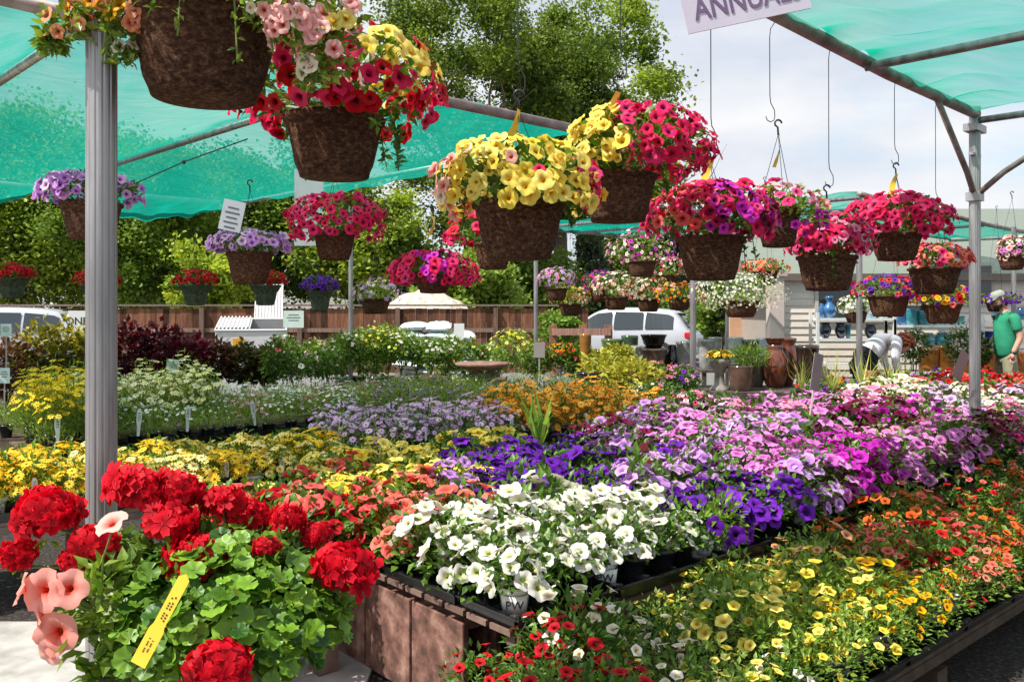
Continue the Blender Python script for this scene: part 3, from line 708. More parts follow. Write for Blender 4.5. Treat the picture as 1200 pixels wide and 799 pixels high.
def make_proto(key, R, Hh, nleaf, ll, ga, gb, nb, bs, cname, tmpl, var=3, zmin=.0, wide=1, bz=.15, up=.45, hi=False, stem=0, lump=.12, centre=None, ltmpl=(LEAF, LEAF_F), out=1.0, lup=.35, mix=None):
    if key in PROTO: return PROTO[key]
    L = []
    for v in range(var):
        rng = np.random.default_rng(abs(hash_(key)) % 100000 + v)
        g = G(); foliage(g, R, Hh, nleaf, ll, ga, gb, rng, zmin, wide=wide, lump=lump, tmpl=ltmpl, up=lup)
        if stem: stems(g, R, Hh, stem, rng, (ga + gb) / 2)
        d = {'foliage': g.mesh(key + '_foliage', M_LEAF)}
        if nb:
            P, N, dd = bloom_points(nb, R, Hh, bz, rng, out, up=up, sep=.02 if nb < 40 else 0)
            m = len(P); names = mix or [cname]
            ch = rng.integers(0, len(names), m)
            ca = np.array([COL[names[k]][0] for k in ch]); cb = np.array([COL[names[k]][1] for k in ch]); th = np.array([COL[names[k]][2] if centre is None else centre for k in ch])
            tt = rng.random(m)[:, None]; c1 = ca * (1 - tt) + cb * tt
            S = bs * rng.uniform(.78, 1.15, m)
            if hi: d['blooms'] = [(P[i], N[i], rng.uniform(0, 6.28), S[i], rng.integers(0, 4)) for i in range(m)]
            else:
                g = G(); g.many(tmpl[0], tmpl[1], bases_n(N, rng.uniform(0, 6.28, m)), P, S, th, c1, tmpl[2]); d['bloom'] = g.mesh(key + '_bloom', M_PETAL)
        L.append(d)
    PROTO[key] = L; return L
def hash_(s):
    h = 7
    for c in s: h = (h * 31 + ord(c)) % 1000003
    return h
def _single(cname, k):
    key = ('b', cname, k)
    if key not in PROTO:
        V, F, W = PET_HI[k]; g = G(); r = np.random.default_rng(hash_(cname) + k)
        c = lerpc(COL[cname][0], COL[cname][1], r.random(1))[0]
        g.add(V, F, COL[cname][2][None] * (1 - W[:, None]) + c[None] * W[:, None]); PROTO[key] = g.mesh('blossom', M_PETAL, True)
    return PROTO[key]
def put_blossoms(parent, blooms, cname):
    for (P, N, roll, S, k) in blooms:
        cn = cname(P) if callable(cname) else cname
        o = link('blossom', _single(cn, int(k)), parent); B = bases_n(np.array([N]), np.array([roll]))[0]
        Mx = Matrix([[*(B[i] * S), P[i]] for i in range(3)] + [[0, 0, 0, 1]]); o.matrix_local = Mx

def pot_mesh(r, h, m, name, rim=.008):
    g = G(); g.lathe([(r * .74, 0), (r * .96, h - .02), (r + rim * .4, h - .018), (r + rim * .5, h), (r - .004, h), (r - .008, h - .018)], n=20, closed=False); 
    return g.mesh(name, m, True)
def soil_mesh(r): g = G(); g.lathe([(r, 0), (r * .5, .004), (.001, .006)], n=16); return g.mesh('soil', M_SOIL, True)
POT_B = pot_mesh(.056, .105, M_BLACK, 'black_pot'); POT_W = pot_mesh(.056, .105, M_WPOT, 'white_pot'); SOIL = soil_mesh(.05)
def txt(parent, s, size, loc, rot, m, name='lettering', ext=.0008, bold=0):
    cu = bpy.data.curves.new('t', 'FONT'); cu.body = s; cu.size = size; cu.extrude = ext; cu.align_x = 'CENTER'; cu.align_y = 'CENTER'; cu.offset = bold; cu.resolution_u = 3
    o = bpy.data.objects.new('t', cu); C.objects.link(o)
    me = bpy.data.meshes.new_from_object(o); bpy.data.objects.remove(o)
    me.materials.clear(); me.materials.append(m)
    q = link(name, me, parent); q.location = loc; q.rotation_euler = rot; return q
M_INK = simple('dark_ink', (.02, .02, .022), (.03, .03, .032), 5, .6, bmp=0)
M_PURPLE_INK = simple('purple_ink', (.16, .10, .20), (.20, .13, .24), 5, .6, bmp=0)
M_TAG = simple('plastic_tag', (.62, .62, .58), (.74, .74, .70), 5, .4, bmp=0)
M_YTAG = simple('yellow_tag', (.80, .50, .03), (.88, .60, .05), 5, .45, bmp=0)

def tray_mesh():
    g = G(); L, W_ = .50, .33; x, y = L / 2, W_ / 2
    for (a, b, z0, z1) in ((x, y, 0, .045),):
        g.add([(-a * .94, -b * .92, z0), (a * .94, -b * .92, z0), (a * .94, b * .92, z0), (-a * .94, b * .92, z0), (-a, -b, z1), (a, -b, z1), (a, b, z1), (-a, b, z1)], [(3, 2, 1, 0), (0, 1, 5, 4), (1, 2, 6, 5), (2, 3, 7, 6), (3, 0, 4, 7)])
    for c, d in (((0, -y - .006, .047), (L + .024, .014, .006)), ((0, y + .006, .047), (L + .024, .014, .006)), ((-x - .006, 0, .047), (.014, W_, .006)), ((x + .006, 0, .047), (.014, W_, .006))): g.box(c, d)
    for i in (-1, 0, 1, 2):
        xx = (i - .5) * L / 3
        g.box((xx, -y + .02, .05), (.018, .03, .012)); g.box((xx, 0, .035), (.012, W_ * .9, .03))
    g.box((0, 0, .034), (L * .9, .012, .028))
    for sx in (-1, 1):
        for sy in (-1, 1): g.lathe([(.008, .045), (.007, .062), (.001, .063)], n=8, c=(sx * (x - .0), sy * (y - .0), 0))
    return g.mesh('tray', M_BLACK)
TRAY = tray_mesh()

class Frame:
    """a bench with its own axes; u runs along it, v across it away from the camera"""
    def __init__(s, ox, oy, ang, z): s.o = Vector((ox, oy, 0)); s.a = ang; s.z = z; s.u = Vector((math.cos(ang), math.sin(ang), 0)); s.v = Vector((-math.sin(ang), math.cos(ang), 0))
    def p(s, u, v, z=None): q = s.o + s.u * u + s.v * v; q.z = s.z if z is None else z; return q
def bench(fr, u0, u1, v0, v1, label, legs=True, wood=(.17, .125, .09), fascia=True):
    c = fr.p((u0 + u1) / 2, (v0 + v1) / 2, 0)
    t = thing('display_bench', label, 'bench', tuple(c), fr.a); L, W_ = u1 - u0, v1 - v0
    rng = np.random.default_rng(int(L * 100)); g = G(); n = max(3, int(W_ / .13))
    for i in range(n):
        k = rng.uniform(.6, 1.1); g.box((0, -W_ / 2 + (i + .5) * W_ / n, fr.z - .012), (L, W_ / n * .84, .02), np.array(wood) * k)
    g.build('deck', M_WOOD, t)
    for y in (-W_ / 2 + .03, 0, W_ / 2 - .03):
        g = G(); g.box((0, y, fr.z - .044), (L - .04, .045, .04), np.array(wood) * .8); g.build('joist', M_WOOD, t)
    if legs:
        n = max(2, int(L / 1.6) + 1)
        for i in range(n):
            for y in (-W_ / 2 + .08, W_ / 2 - .08):
                g = G(); g.box((-L / 2 + .12 + (L - .24) * i / (n - 1), y, (fr.z - .12) / 2), (.09, .09, fr.z - .12), np.array(wood) * .9); g.build('leg', M_WOOD, t)
    return t

def potplant(fr, u, v, proto, name, cat, label, group, pot='black', hi=None, scale=1, idx=0, ph=.105, dz=.006):
    p = fr.p(u, v)
    t = thing(name, label, cat, (p.x, p.y, fr.z + dz), rnd.uniform(0, 6.28), group, scale * (rnd.uniform(.85, 1.22) if not pot else rnd.uniform(.92, 1.06)))
    if pot:
        o = link('pot', POT_W if pot == 'white' else POT_B, t)
        link('soil', SOIL, t).location = (0, 0, ph - .014) if False else (0, 0, ph - .016)
    v_ = proto[rnd.randrange(len(proto))]
    f = link('foliage', v_['foliage'], t); f.location = (0, 0, ph - .01)
    if 'blooms' in v_:
        put_blossoms(f, [(np.array(P), N, r, S, k) for (P, N, r, S, k) in v_['blooms']], hi)
        for ch in f.children: ch.parent = t; ch.location.z += ph - .01
    elif 'bloom' in v_:
        b = link('blossom_cover', v_['bloom'], t); b.location = (0, 0, ph - .01); b['kind'] = 'stuff'
    return t
def plant_tag(p, label, s=1, rz=0, m=None, grp='white plastic plant labels stuck in the pots', h=.10):
    g = G(); w_ = .014 * s; hh = h * s
    V = [(-w_ * .5, 0, -.03), (w_ * .5, 0, -.03), (w_ * .7, 0, hh * .3), (w_, 0, hh * .5), (w_ * .95, 0, hh * .85), (w_ * .5, 0, hh), (-w_ * .5, 0, hh), (-w_ * .95, 0, hh * .85), (-w_, 0, hh * .5), (-w_ * .7, 0, hh * .3)]
    n = len(V); V2 = V + [(x, .0015, z) for x, y, z in V]
    g.add(V2, [tuple(range(n)), tuple(range(n, 2 * n))[::-1]] + [(i, i + n, (i + 1) % n + n, (i + 1) % n) for i in range(n)])
    o = g.build('plant_label', m or M_TAG); o.location = p; o.rotation_euler = (rnd.uniform(-.25, -.05), rnd.uniform(-.2, .2), rz)
    t = tag(o, label, 'plant label', grp); 
    g = G(); 
    for k in range(4): g.box((0, -.001, hh * (.5 + .1 * k)), (w_ * (1.2 if k % 2 else .8), .0008, hh * .03))
    g.build('print', M_INK, o)
    return o

# ---- petunia bench (front edge runs away to the right)
A41 = math.radians(41)
F1 = Frame(0, 2.92, A41, .45)
bench(F1, .0, 7.9, .0, 1.85, 'long timber bench full of petunias raised on red-brown concrete blocks', legs=False, wood=(.20, .13, .10))
def block(fr, u, v, z, label, up=True):
    p = fr.p(u, v, 0); t = thing('concrete_block', label, 'block', (p.x, p.y, z), fr.a, 'red-brown concrete blocks holding up the petunia bench')
    g = G(); a, b, h = .19, .335, .374
    # upright hollow block: outer walls and web, openings face along the bench front
    g.box((-a / 2 + .016, 0, h / 2), (.032, b, h)); g.box((a / 2 - .016, 0, h / 2), (.032, b, h))
    for zz in (.016, h / 2, h - .016): g.box((0, 0, zz), (a - .066, b - .004, .034))
    o = g.build('shell', M_BLOCK, t); bv = o.modifiers.new('b', 'BEVEL'); bv.width = .006; bv.segments = 2
for i, (u, v) in enumerate(((.115, .47), (.115, .82), (.115, 1.17), (.115, 1.52))):
    block(F1, u, v, .015, '%s red-brown concrete block from the aisle corner under the bench end' % ORD[i])
for i, u in enumerate((1.3, 2.6, 3.9, 5.2, 6.5)):
    block(F1, u, .20, .015, '%s red-brown block along the shaded front of the petunia bench' % ORD[i])
g = G(); g.box((0, 0, 0), (7.86, .02, .075), (.13, .08, .06)); 
pf = F1.p(3.95, -.012, .40); o = g.build('fascia_board', M_WOOD); o.location = pf; o.rotation_euler.z = A41
tag(o, 'brown timber board along the front edge of the petunia bench', 'board')

def pet_proto(cn, hi=False, far=False):
    if hi: return make_proto('petunia_hi_' + cn, .14, .21 if cn == 'white' else .17, 250, .042, GR_A, GR_B, 19 if cn == 'white' else 15, .044, cn, PET_LO, 4, -.25, hi=True, bz=.05, up=.3, wide=1.15)
    if far: return make_proto('petunia_far_' + cn, .17, .30, 170, .055, GR_A, GR_B, 30, .042, cn, PET_LO, 4, -.25, bz=.0)
    if cn in ('lavender', 'orchid pink', 'magenta', 'pink', 'burgundy'): return make_proto('petunia_tall_' + cn, .15, .27, 240, .045, GR_A, GR_B, 26, .043, cn, PET_LO, 4, -.25, bz=.0)
    return make_proto('petunia_' + cn, .14, .18, 190, .042, GR_A, GR_B, 22, .042, cn, PET_LO, 4, -.15, bz=.1)
R01 = rnd.random
def petcol(u, v):
    r = rnd.random()
    if u < 1.15 and v < .62: return 'white'
    if u < .5 and v > .75: return rnd.choice(['salmon', 'salmon', 'red', 'coral']) if v < 1.4 else rnd.choice(['salmon', 'yellow'])
    if u < 1.0 and v > 1.25: return 'yellow'
    if u < 1.75 and v < .2: return 'violet' if u > 1.4 else 'greenish'
    if u < 1.5 and v > .6: return 'violet' if R01() < .97 else 'lavender'
    if u < 2.05 and v > .5: return 'violet' if R01() < .9 else 'lavender'
    if u < 1.9: return 'lavender' if v > .3 else 'violet'
    if u < 2.4 and v < .45: return rnd.choice(['lavender', 'orchid pink', 'orchid pink'])
    if u < 3.0 and v < .5: return 'magenta'
    if u < 2.3 and v > 1.2: return 'burgundy'
    if u < 3.2: return rnd.choice(['orchid pink', 'lavender', 'orchid pink']) if v < .8 else rnd.choice(['lavender', 'pale lilac', 'orchid pink'])
    if u < 4.2 and v < .4: return rnd.choice(['pink', 'orchid pink', 'pink'])
    if u < 4.9 and v < .9: return rnd.choice(['burgundy', 'magenta', 'burgundy', 'orchid pink'])
    if u < 5.0: return rnd.choice(['orchid pink', 'pink', 'orchid pink'])
    if u < 6.6: return rnd.choice(['cream', 'cream', 'pale lilac', 'pink' if v < .4 else 'cream'])
    return rnd.choice(['red', 'salmon', 'red'])
GRP_PET = 'petunias in pots crowded on the long block-built bench'
rows = []
u = .09; ui = 0
while u < 7.8:
    su = .158 if u < 2.6 else .235; sv = .168 if u < 2.6 else .25
    v = .09; vi = 0
    while v < 1.8:
        cn = petcol(u, v); hi = (cn in ('white',) or (cn == 'violet' and u < 2.2) or (cn == 'salmon' and u < .5)) and u < 1.7 and v < 1.3
        front = vi < 1 or ui < 1
        if not front and rnd.random() < .07: v += sv; vi += 1; continue
        pot = 'white' if (front and (vi, ui) in ((0, 0), (0, 3), (0, 8), (0, 9), (0, 7), (0, 12), (0, 16))) else ('black' if vi < 2 or ui < 2 else None)
        if cn == 'greenish': cn = 'violet'; proto = make_proto('petunia_green', .13, .15, 260, .042, GR_L, GR_M, 5, .044, 'violet', PET_LO, 3, -.3, hi=True, bz=-.1, up=.1); hic = 'violet'
        else: proto = pet_proto(cn, hi, u > 2.6); hic = cn if hi else None
        if vi == 0 and hi and cn in ('white', 'violet'): proto = make_proto('petunia_front_' + cn, .12, .15, 210, .038, GR_A, GR_B, 13, .043, cn, PET_LO, 4, .12, hi=True, bz=.15, up=.25, wide=1.15)
        potplant(F1, u + rnd.uniform(-.02, .02), v + rnd.uniform(-.02, .02), proto, 'potted_petunia', 'petunia',
                 '%s petunia on the block bench, row %d back, number %d from its corner' % (cn, vi + 1, ui + 1), GRP_PET, pot, hic, 1.0)
        v += sv; vi += 1
    u += su; ui += 1
# "PW" on some of the white nursery pots
for (u, v, s) in ((.09, .09, 1), (.09 + 3 * .158, .09, 1), (.09 + 7 * .158, .09, 1)):
    p = F1.p(u, v); 
    c = Vector((p.x, p.y, 0)); d = (Vector((0, 0, 0)) - c).normalized() * .0545
    lt_ = thing('printed_pot_sleeve', 'white sleeve printed PW round the petunia pot %s' % {0.09: 'at the bench corner', .564: 'at the middle of the white petunias'}.get(round(u, 3), 'right of the white petunias'), 'pot sleeve', (c.x, c.y, .456), math.atan2(-d.x, d.y) + math.pi, 'printed white pot sleeves')
    g = G(); n = 14
    V = [(math.sin(a) * r * 1.03, -math.cos(a) * r * 1.03, z) for (r, z) in ((.046, .02), (.056, .088)) for a in [(-1.0 + 2.0 * k / n) for k in range(n + 1)]]
    g.add(V, [(k, k + 1, n + 2 + k, n + 1 + k) for k in range(n)]); o = g.build('sleeve', M_WPOT, lt_, True); sm = o.modifiers.new('s', 'SOLIDIFY'); sm.thickness = .0008
    txt(lt_, 'PW', .042, (0, -.0555, .056), (math.radians(90 - 8), 0, 0), M_INK, bold=.0006)

GRP_TR = 'black nursery trays along the bench edges'
for i in range(15):
    p = F1.p(.25 + i * .515, .13); o = tag(link('nursery_tray', TRAY), 'black plastic nursery tray on the petunia bench front, %s from the near corner' % ORD[i], 'tray', GRP_TR); o.location = (p.x, p.y, .452); o.rotation_euler.z = A41
F1x = Frame(F1.p(-.52, .98).x, F1.p(-.52, .98).y, A41, .45)
bench(F1x, 0, .50, 0, .88, 'stub of timber bench carrying the coral petunias beside the red geranium', wood=(.16, .10, .08))
for ui in range(3):
    for vi in range(5):
        cn = rnd.choice(['salmon', 'salmon', 'red', 'coral']) if vi < 4 else 'yellow'
        proto = pet_proto(cn, True, False)
        potplant(F1x, .08 + ui * .165, .08 + vi * .17, proto, 'potted_petunia', 'petunia', '%s petunia on the stub bench by the geranium, row %d back, number %d along' % (cn, vi + 1, ui + 1), 'coral petunias on the stub bench', 'black' if vi == 0 or ui == 0 else None, cn)
for i in range(3):
    p = F1.p(.16, .57 + i * .52); o = tag(link('nursery_tray', TRAY), 'black nursery tray on the petunia bench end, %s back from the corner tray' % ORD[i], 'tray', GRP_TR); o.location = (p.x, p.y, .452); o.rotation_euler.z = A41 + math.pi / 2

# ---- low bench of small bell flowers in front on the right
F4 = Frame(F1.p(0, -.80).x, F1.p(0, -.80).y, A41, .24)
bench(F4, -.34, 7.2, 0, .70, 'low timber bench of small yellow, coral and orange trumpet flowers', wood=(.10, .07, .05))
def calcol(u, v):
    if u < .12: return 'red' if rnd.random() < .6 else 'dark red'
    if u < .9: return rnd.choice(['cream', 'yellow', 'yellow'])
    if u < 1.45: return 'yellow' if v > .3 else rnd.choice(['gold', 'yellow'])
    if u < 1.75: return 'gold' if v < .5 else 'apricot'
    if u < 2.3: return rnd.choice(['coral', 'red', 'coral', 'orange', 'salmon'])
    if u < 3.6: return rnd.choice(['orange', 'red', 'orange', 'coral'])
    if u < 5: return rnd.choice(['apricot', 'orange', 'salmon'])
    return rnd.choice(['orange', 'red', 'salmon'])
u = -.26; ui = 0
while u < 7.1:
    v = .07; vi = 0; st_ = .15 if u < 3 else .2
    while v < .68:
        cn = calcol(u, v)
        if vi > 0 and rnd.random() < .10: v += st_; vi += 1; continue
        proto = make_proto('bell_' + cn, .12, .15, 330, .027, GR_L if cn in ('yellow', 'gold', 'coral') else GR_A, GR_M if cn in ('yellow', 'gold', 'coral', 'apricot') else GR_B, 14 if u < 1.7 else 24, .0195 if u < 3 else .022, cn, petunia_t(10, ((.12, -.55), (.3, -.12), (.65, .05), (1, .03)), notch=.09, ruf=.03), 4, -.2, wide=.85, bz=.12, up=.6, centre=H('7a2a10') if cn in ('orange', 'apricot', 'coral', 'salmon', 'gold') else None)
        potplant(F4, u + rnd.uniform(-.02, .02), v + rnd.uniform(-.01, .01), proto, 'potted_trumpet_flower', 'trumpet flower plant',
                 '%s trumpet flower plant on the low bench, row %d back, number %d along' % (cn, vi + 1, ui + 1), 'small trumpet flower plants on the low bench', 'black' if vi < 1 or u < -.1 else None, scale=(1 if vi < 1 else rnd.choice((.8, .95, 1.1, 1.3))))
        v += st_; vi += 1
    u += st_; ui += 1
for i in range(14):
    p = F4.p(-.08 + i * .52, .155); o = tag(link('nursery_tray', TRAY), 'black nursery tray on the low bench of trumpet flowers, %s from the near end' % ORD[i], 'tray', GRP_TR); o.location = (p.x, p.y, .242); o.rotation_euler.z = A41

# ---- bench of yellow daisies on the left
A30 = math.radians(31)
F2 = Frame(-2.47, 4.62, A30, .45)
bench(F2, -1.5, 1.75, -.1, .62, 'timber bench of yellow daisies behind the fluted post', wood=(.20, .16, .13))
def daisy_proto(key, ca, cb, centre, R=.15, Hh=.17, nb=26, bs=.036, tm=DAISY, ga=GR_A, gb=GR_B, nl=150, ll=.045, **k):
    COL[key] = (np.array(ca), np.array(cb), np.array(centre)); return make_proto('d_' + key, R, Hh, nl, ll, ga, gb, nb, bs, key, tm, 3, -.1, bz=.1, up=.45, wide=.7, **k)
YD = daisy_proto('bright yellow', H('f2c21c'), H('ffe24a'), H('7a3c08')); PD = daisy_proto('pale yellow', H('f6e27a'), H('fff6b4'), H('8a5a10'))
u = -1.42; ui = 0
while u < 1.7:
    v = .0; vi = 0
    while v < .60:
        pale = rnd.random() < (.35 if u > .2 else .2) 
        potplant(F2, u + rnd.uniform(-.02, .02), v, PD if pale else YD, 'potted_daisy', 'daisy', '%s daisy on the daisy bench, row %d back, number %d along' % ('pale yellow' if pale else 'bright yellow', vi + 1, ui + 1), 'yellow daisies on the left bench', ('white' if ui % 2 else 'black') if vi == 0 else None, scale=1.0)
        if vi == 0 and ui % 2 == 0:
            p = F2.p(u, -.055, .56); plant_tag(p, 'white plant label in front of the yellow daisies, %s along' % ORD[ui // 2], 1.0, A30)
        v += .17; vi += 1
    u += .165; ui += 1
for i in range(6):
    p = F2.p(-1.22 + i * .52, .06); o = tag(link('nursery_tray', TRAY), 'black nursery tray of yellow daisies, %s along' % ORD[i], 'tray', GRP_TR); o.location = (p.x, p.y, .452); o.rotation_euler.z = A30
# pale yellow petunias between the daisy bench and the petunia bench
F2b = Frame(-.98, 4.75, math.radians(36), .45)
bench(F2b, -.1, 1.5, 0, .45, 'short bench of creamy yellow petunias between the daisies and the violet petunias')
u = 0; ui = 0
while u < 1.42:
    for vi in range(2):
        cn = 'yellow' if u < .6 or u > 1.0 else rnd.choice(['gold', 'yellow'])
        potplant(F2b, u, .1 + vi * .19, pet_proto(cn, False, False), 'potted_petunia', 'petunia', 'creamy %s petunia on the short bench, row %d back, number %d along' % (cn, vi + 1, ui + 1), 'yellow petunias on the short middle bench', 'black' if vi == 0 else None)
    u += .19; ui += 1

# ---- tall marguerites and herbs, left middle
A40 = math.radians(40)
F3 = Frame(-3.62, 6.62, A40, .40)
bench(F3, -.05, 4.6, 0, 1.25, 'timber bench of tall marguerites and mixed herbs in the left middle')
def tallproto(key, ca, cb, ce, R, Hh, nb, bs, ga, gb, nl=260, ll=.05, tm=DAISY_LO, wide=.35, **k):
    COL[key] = (np.array(ca), np.array(cb), np.array(ce)); return make_proto('t_' + key, R, Hh, nl, ll, ga, gb, nb, bs, key, tm, 3, 0, bz=.40, up=.5, wide=wide, lup=1.1, stem=10, **k)
MG = {'yellow marguerite': tallproto('yellow marguerite', H('f5d21c'), H('ffe64a'), H('d89a10'), .17, .50, 34, .030, GR_G, GR_M, 330),
      'cream marguerite': tallproto('cream marguerite', H('f6ee9a'), H('fffbe0'), H('e8c020'), .17, .46, 34, .032, GR_G, GR_M, 330),
      'white herb': tallproto('white herb', H('f2f2ea'), H('ffffff'), H('d8d060'), .16, .26, 26, .018, GR_G, GR_H, 300, .035),
      'pink herb': tallproto('pink herb', H('d56a90'), H('f0a8c0'), H('a04060'), .16, .22, 26, .016, GR_G, GR_H, 300, .035),
      'green herb': tallproto('green herb', H('9aa860'), H('d8d8a0'), H('808040'), .15, .20, 8, .012, GR_L, GR_H, 330, .03)}
u = .08; ui = 0
while u < 4.5:
    for vi in range(6):
        v = .1 + vi * .21
        k = 'yellow marguerite' if u < .45 else 'cream marguerite' if u < 1.5 and vi > 1 else rnd.choice(['white herb', 'cream marguerite', 'green herb']) if u < 1.5 else rnd.choice(['white herb', 'green herb', 'white herb', 'pink herb']) if u < 3.2 else rnd.choice(['pink herb', 'green herb', 'green herb', 'white herb'])
        potplant(F3, u + rnd.uniform(-.03, .03), v, MG[k], 'potted_' + ('marguerite' if 'marg' in k else 'herb'), 'marguerite' if 'marg' in k else 'herb', '%s on the marguerite bench, row %d back, number %d along' % (k, vi + 1, ui + 1), 'marguerites and herbs on the left middle bench', 'black' if vi == 0 or ui == 0 else None, scale=1.05)
        if vi == 0 and ui in (0, 3, 5, 8):
            plant_tag(F3.p(u, -.03, .54), 'white oval label below the marguerites, %s along' % ORD[(0, 3, 5, 8).index(ui)], 1.5, A40, h=.13)
    u += .2; ui += 1
for i in range(8):
    p = F3.p(.2 + i * .52, .13); o = tag(link('nursery_tray', TRAY), 'black nursery tray under the marguerites and herbs, %s along' % ORD[i], 'tray', GRP_TR); o.location = (p.x, p.y, .402); o.rotation_euler.z = A40
F3l = Frame(-5.2, 7.4, math.radians(5), .42)
bench(F3l, 0, 1.5, 0, .9, 'low bench of clipped green herbs by the frame edge')
for ui in range(7):
    for vi in range(4):
        potplant(F3l, .1 + ui * .21, .1 + vi * .21, MG['green herb'] if rnd.random() < .85 else MG['pink herb'], 'potted_herb', 'herb', 'low herb on the clipped herb bench, row %d back, number %d along' % (vi + 1, ui + 1), 'green herbs by the frame edge', 'black' if vi == 0 else None)

# ---- lavender and orange daisies, centre
A27 = math.radians(27)
F5 = Frame(-1.25, 6.5, A27, .42)
bench(F5, 0, 3.0, 0, 1.0, 'timber bench of lavender and orange daisies in the centre')
LD = daisy_proto('lavender daisy', H('d0a0d6'), H('f0d4f0'), H('4a2060'), R=.15, Hh=.19, nb=26, bs=.030)
OD = daisy_proto('orange daisy', H('e89a20'), H('fbc050'), H('8a3c08'), R=.17, Hh=.30, nb=26, bs=.036)
u = .06; ui = 0
while u < 2.95:
    for vi in range(5):
        k = u < 1.45
        potplant(F5, u + rnd.uniform(-.02, .02), .08 + vi * .2, LD if k else OD, 'potted_daisy', 'daisy', '%s daisy on the centre bench, row %d back, number %d along' % ('lavender' if k else 'orange', vi + 1, ui + 1), 'lavender and orange daisies on the centre bench', 'black' if vi == 0 or ui == 0 else None)
    if ui in (3, 7, 11): plant_tag(F5.p(u, -.01, .54), 'white oval label in front of the centre daisies, %s along' % ORD[(3, 7, 11).index(ui)], 1.1, A27)
    u += .19; ui += 1
for i in range(5):
    p = F5.p(.25 + i * .52, .1); o = tag(link('nursery_tray', TRAY), 'black nursery tray on the centre daisy bench, %s along' % ORD[i], 'tray', GRP_TR); o.location = (p.x, p.y, .422); o.rotation_euler.z = A27
# ---- carpets of herbs behind
F6 = Frame(-1.9, 8.4, math.radians(12), .44)
bench(F6, 0, 3.6, 0, 1.5, 'long bench of grey-blue and green bedding behind the centre daisies')
GB = tallproto('grey blue bedding', H('8f9cc8'), H('c4cae4'), H('606a90'), .15, .16, 40, .011, np.array((.10, .15, .11)), np.array((.24, .32, .26)), 260, .035)
PU = tallproto('purple bedding', H('7a5aa8'), H('a98ac8'), H('503070'), .15, .17, 40, .011, GR_A, GR_H, 260, .035)
u = .1; ui = 0
while u < 3.5:
    for vi in range(6):
        k = rnd.choice([('purple', PU), ('green herb', MG['green herb'])]) if u < 1.9 else rnd.choice([('grey blue', GB), ('grey blue', GB), ('green herb', MG['green herb'])])
        potplant(F6, u, .1 + vi * .25, k[1], 'potted_bedding_plant', 'bedding plant', '%s bedding plant behind the centre daisies, row %d back, number %d along' % (k[0], vi + 1, ui + 1), 'low bedding plants behind the centre daisies', None, scale=1.15)
    u += .24; ui += 1
# ------------------------------------------------------------------ hanging baskets
def rod(px, D, ytop, yhook, label, ztop=None):
    p = Pd(px, yhook, D); zt = ztop or 2.87
    t = thing('hanging_rod', label, 'hook', (p.x, D, p.z), group='long wire rods hung from the canopy pipes')
    h = zt - p.z; g = G()
    g.tube([(0, 0, -.005), (-.016, 0, .004), (-.022, 0, .022)], .0022, n=5)
    g.tube([(0, 0, -.005), (.016, 0, .004), (.02, 0, .02), (.018, 0, .05), (0, 0, .085), (-.003, 0, .12), (-.004, 0, h - .06), (.0, 0, h - .02), (.02, 0, h + .01)], .0022, n=5)
    g.build('wire', M_WIRE, t, True); return t
def hanger(t, top, r, zr, tagcol=None, wires=3):
    g = G()
    pts = []
    for k in range(9):
        a = math.radians(-60 + k * 34); pts.append((.017 * math.cos(a) + 0, 0, .017 * math.sin(a) + top - .005))
    g.tube([(0, 0, top - .065), (-.002, 0, top - .03)] + [(.016 * math.cos(a), 0, top - .012 + .017 * math.sin(a)) for a in [math.radians(200 - 28 * k) for k in range(8)]], .0045, n=6)
    g.build('hook', M_HOOK, t, True)
    for k in range(wires):
        a = 2 * math.pi * k / wires + .5; g = G(); g.tube([(0, 0, top - .062), (r * .97 * math.cos(a), r * .97 * math.sin(a), zr)], .0016, n=4); g.build('wire', M_WIRE, t)
    if tagcol:
        g = G(); 
        V = []; n = 12; L = tagcol; ph = R_() * 3
        for k in range(n + 1):
            f = k / n; a = .5 + .9 * math.sin(f * 2.2 + ph) ; cx_ = .022 * math.sin(f * 2.6 + ph) - .022 * math.sin(ph); hw = .016 * (1 if f < .9 else .75)
            for q in (-1, 1): V.append((cx_ + q * hw * math.cos(a * .9), -.012 + q * hw * math.sin(a * .9) - .01 * f, top - .058 - L * f))
        g.add(V, [(2 * k, 2 * k + 1, 2 * k + 3, 2 * k + 2) for k in range(n)]); o = g.build('tag', M_YTAG, t, True)
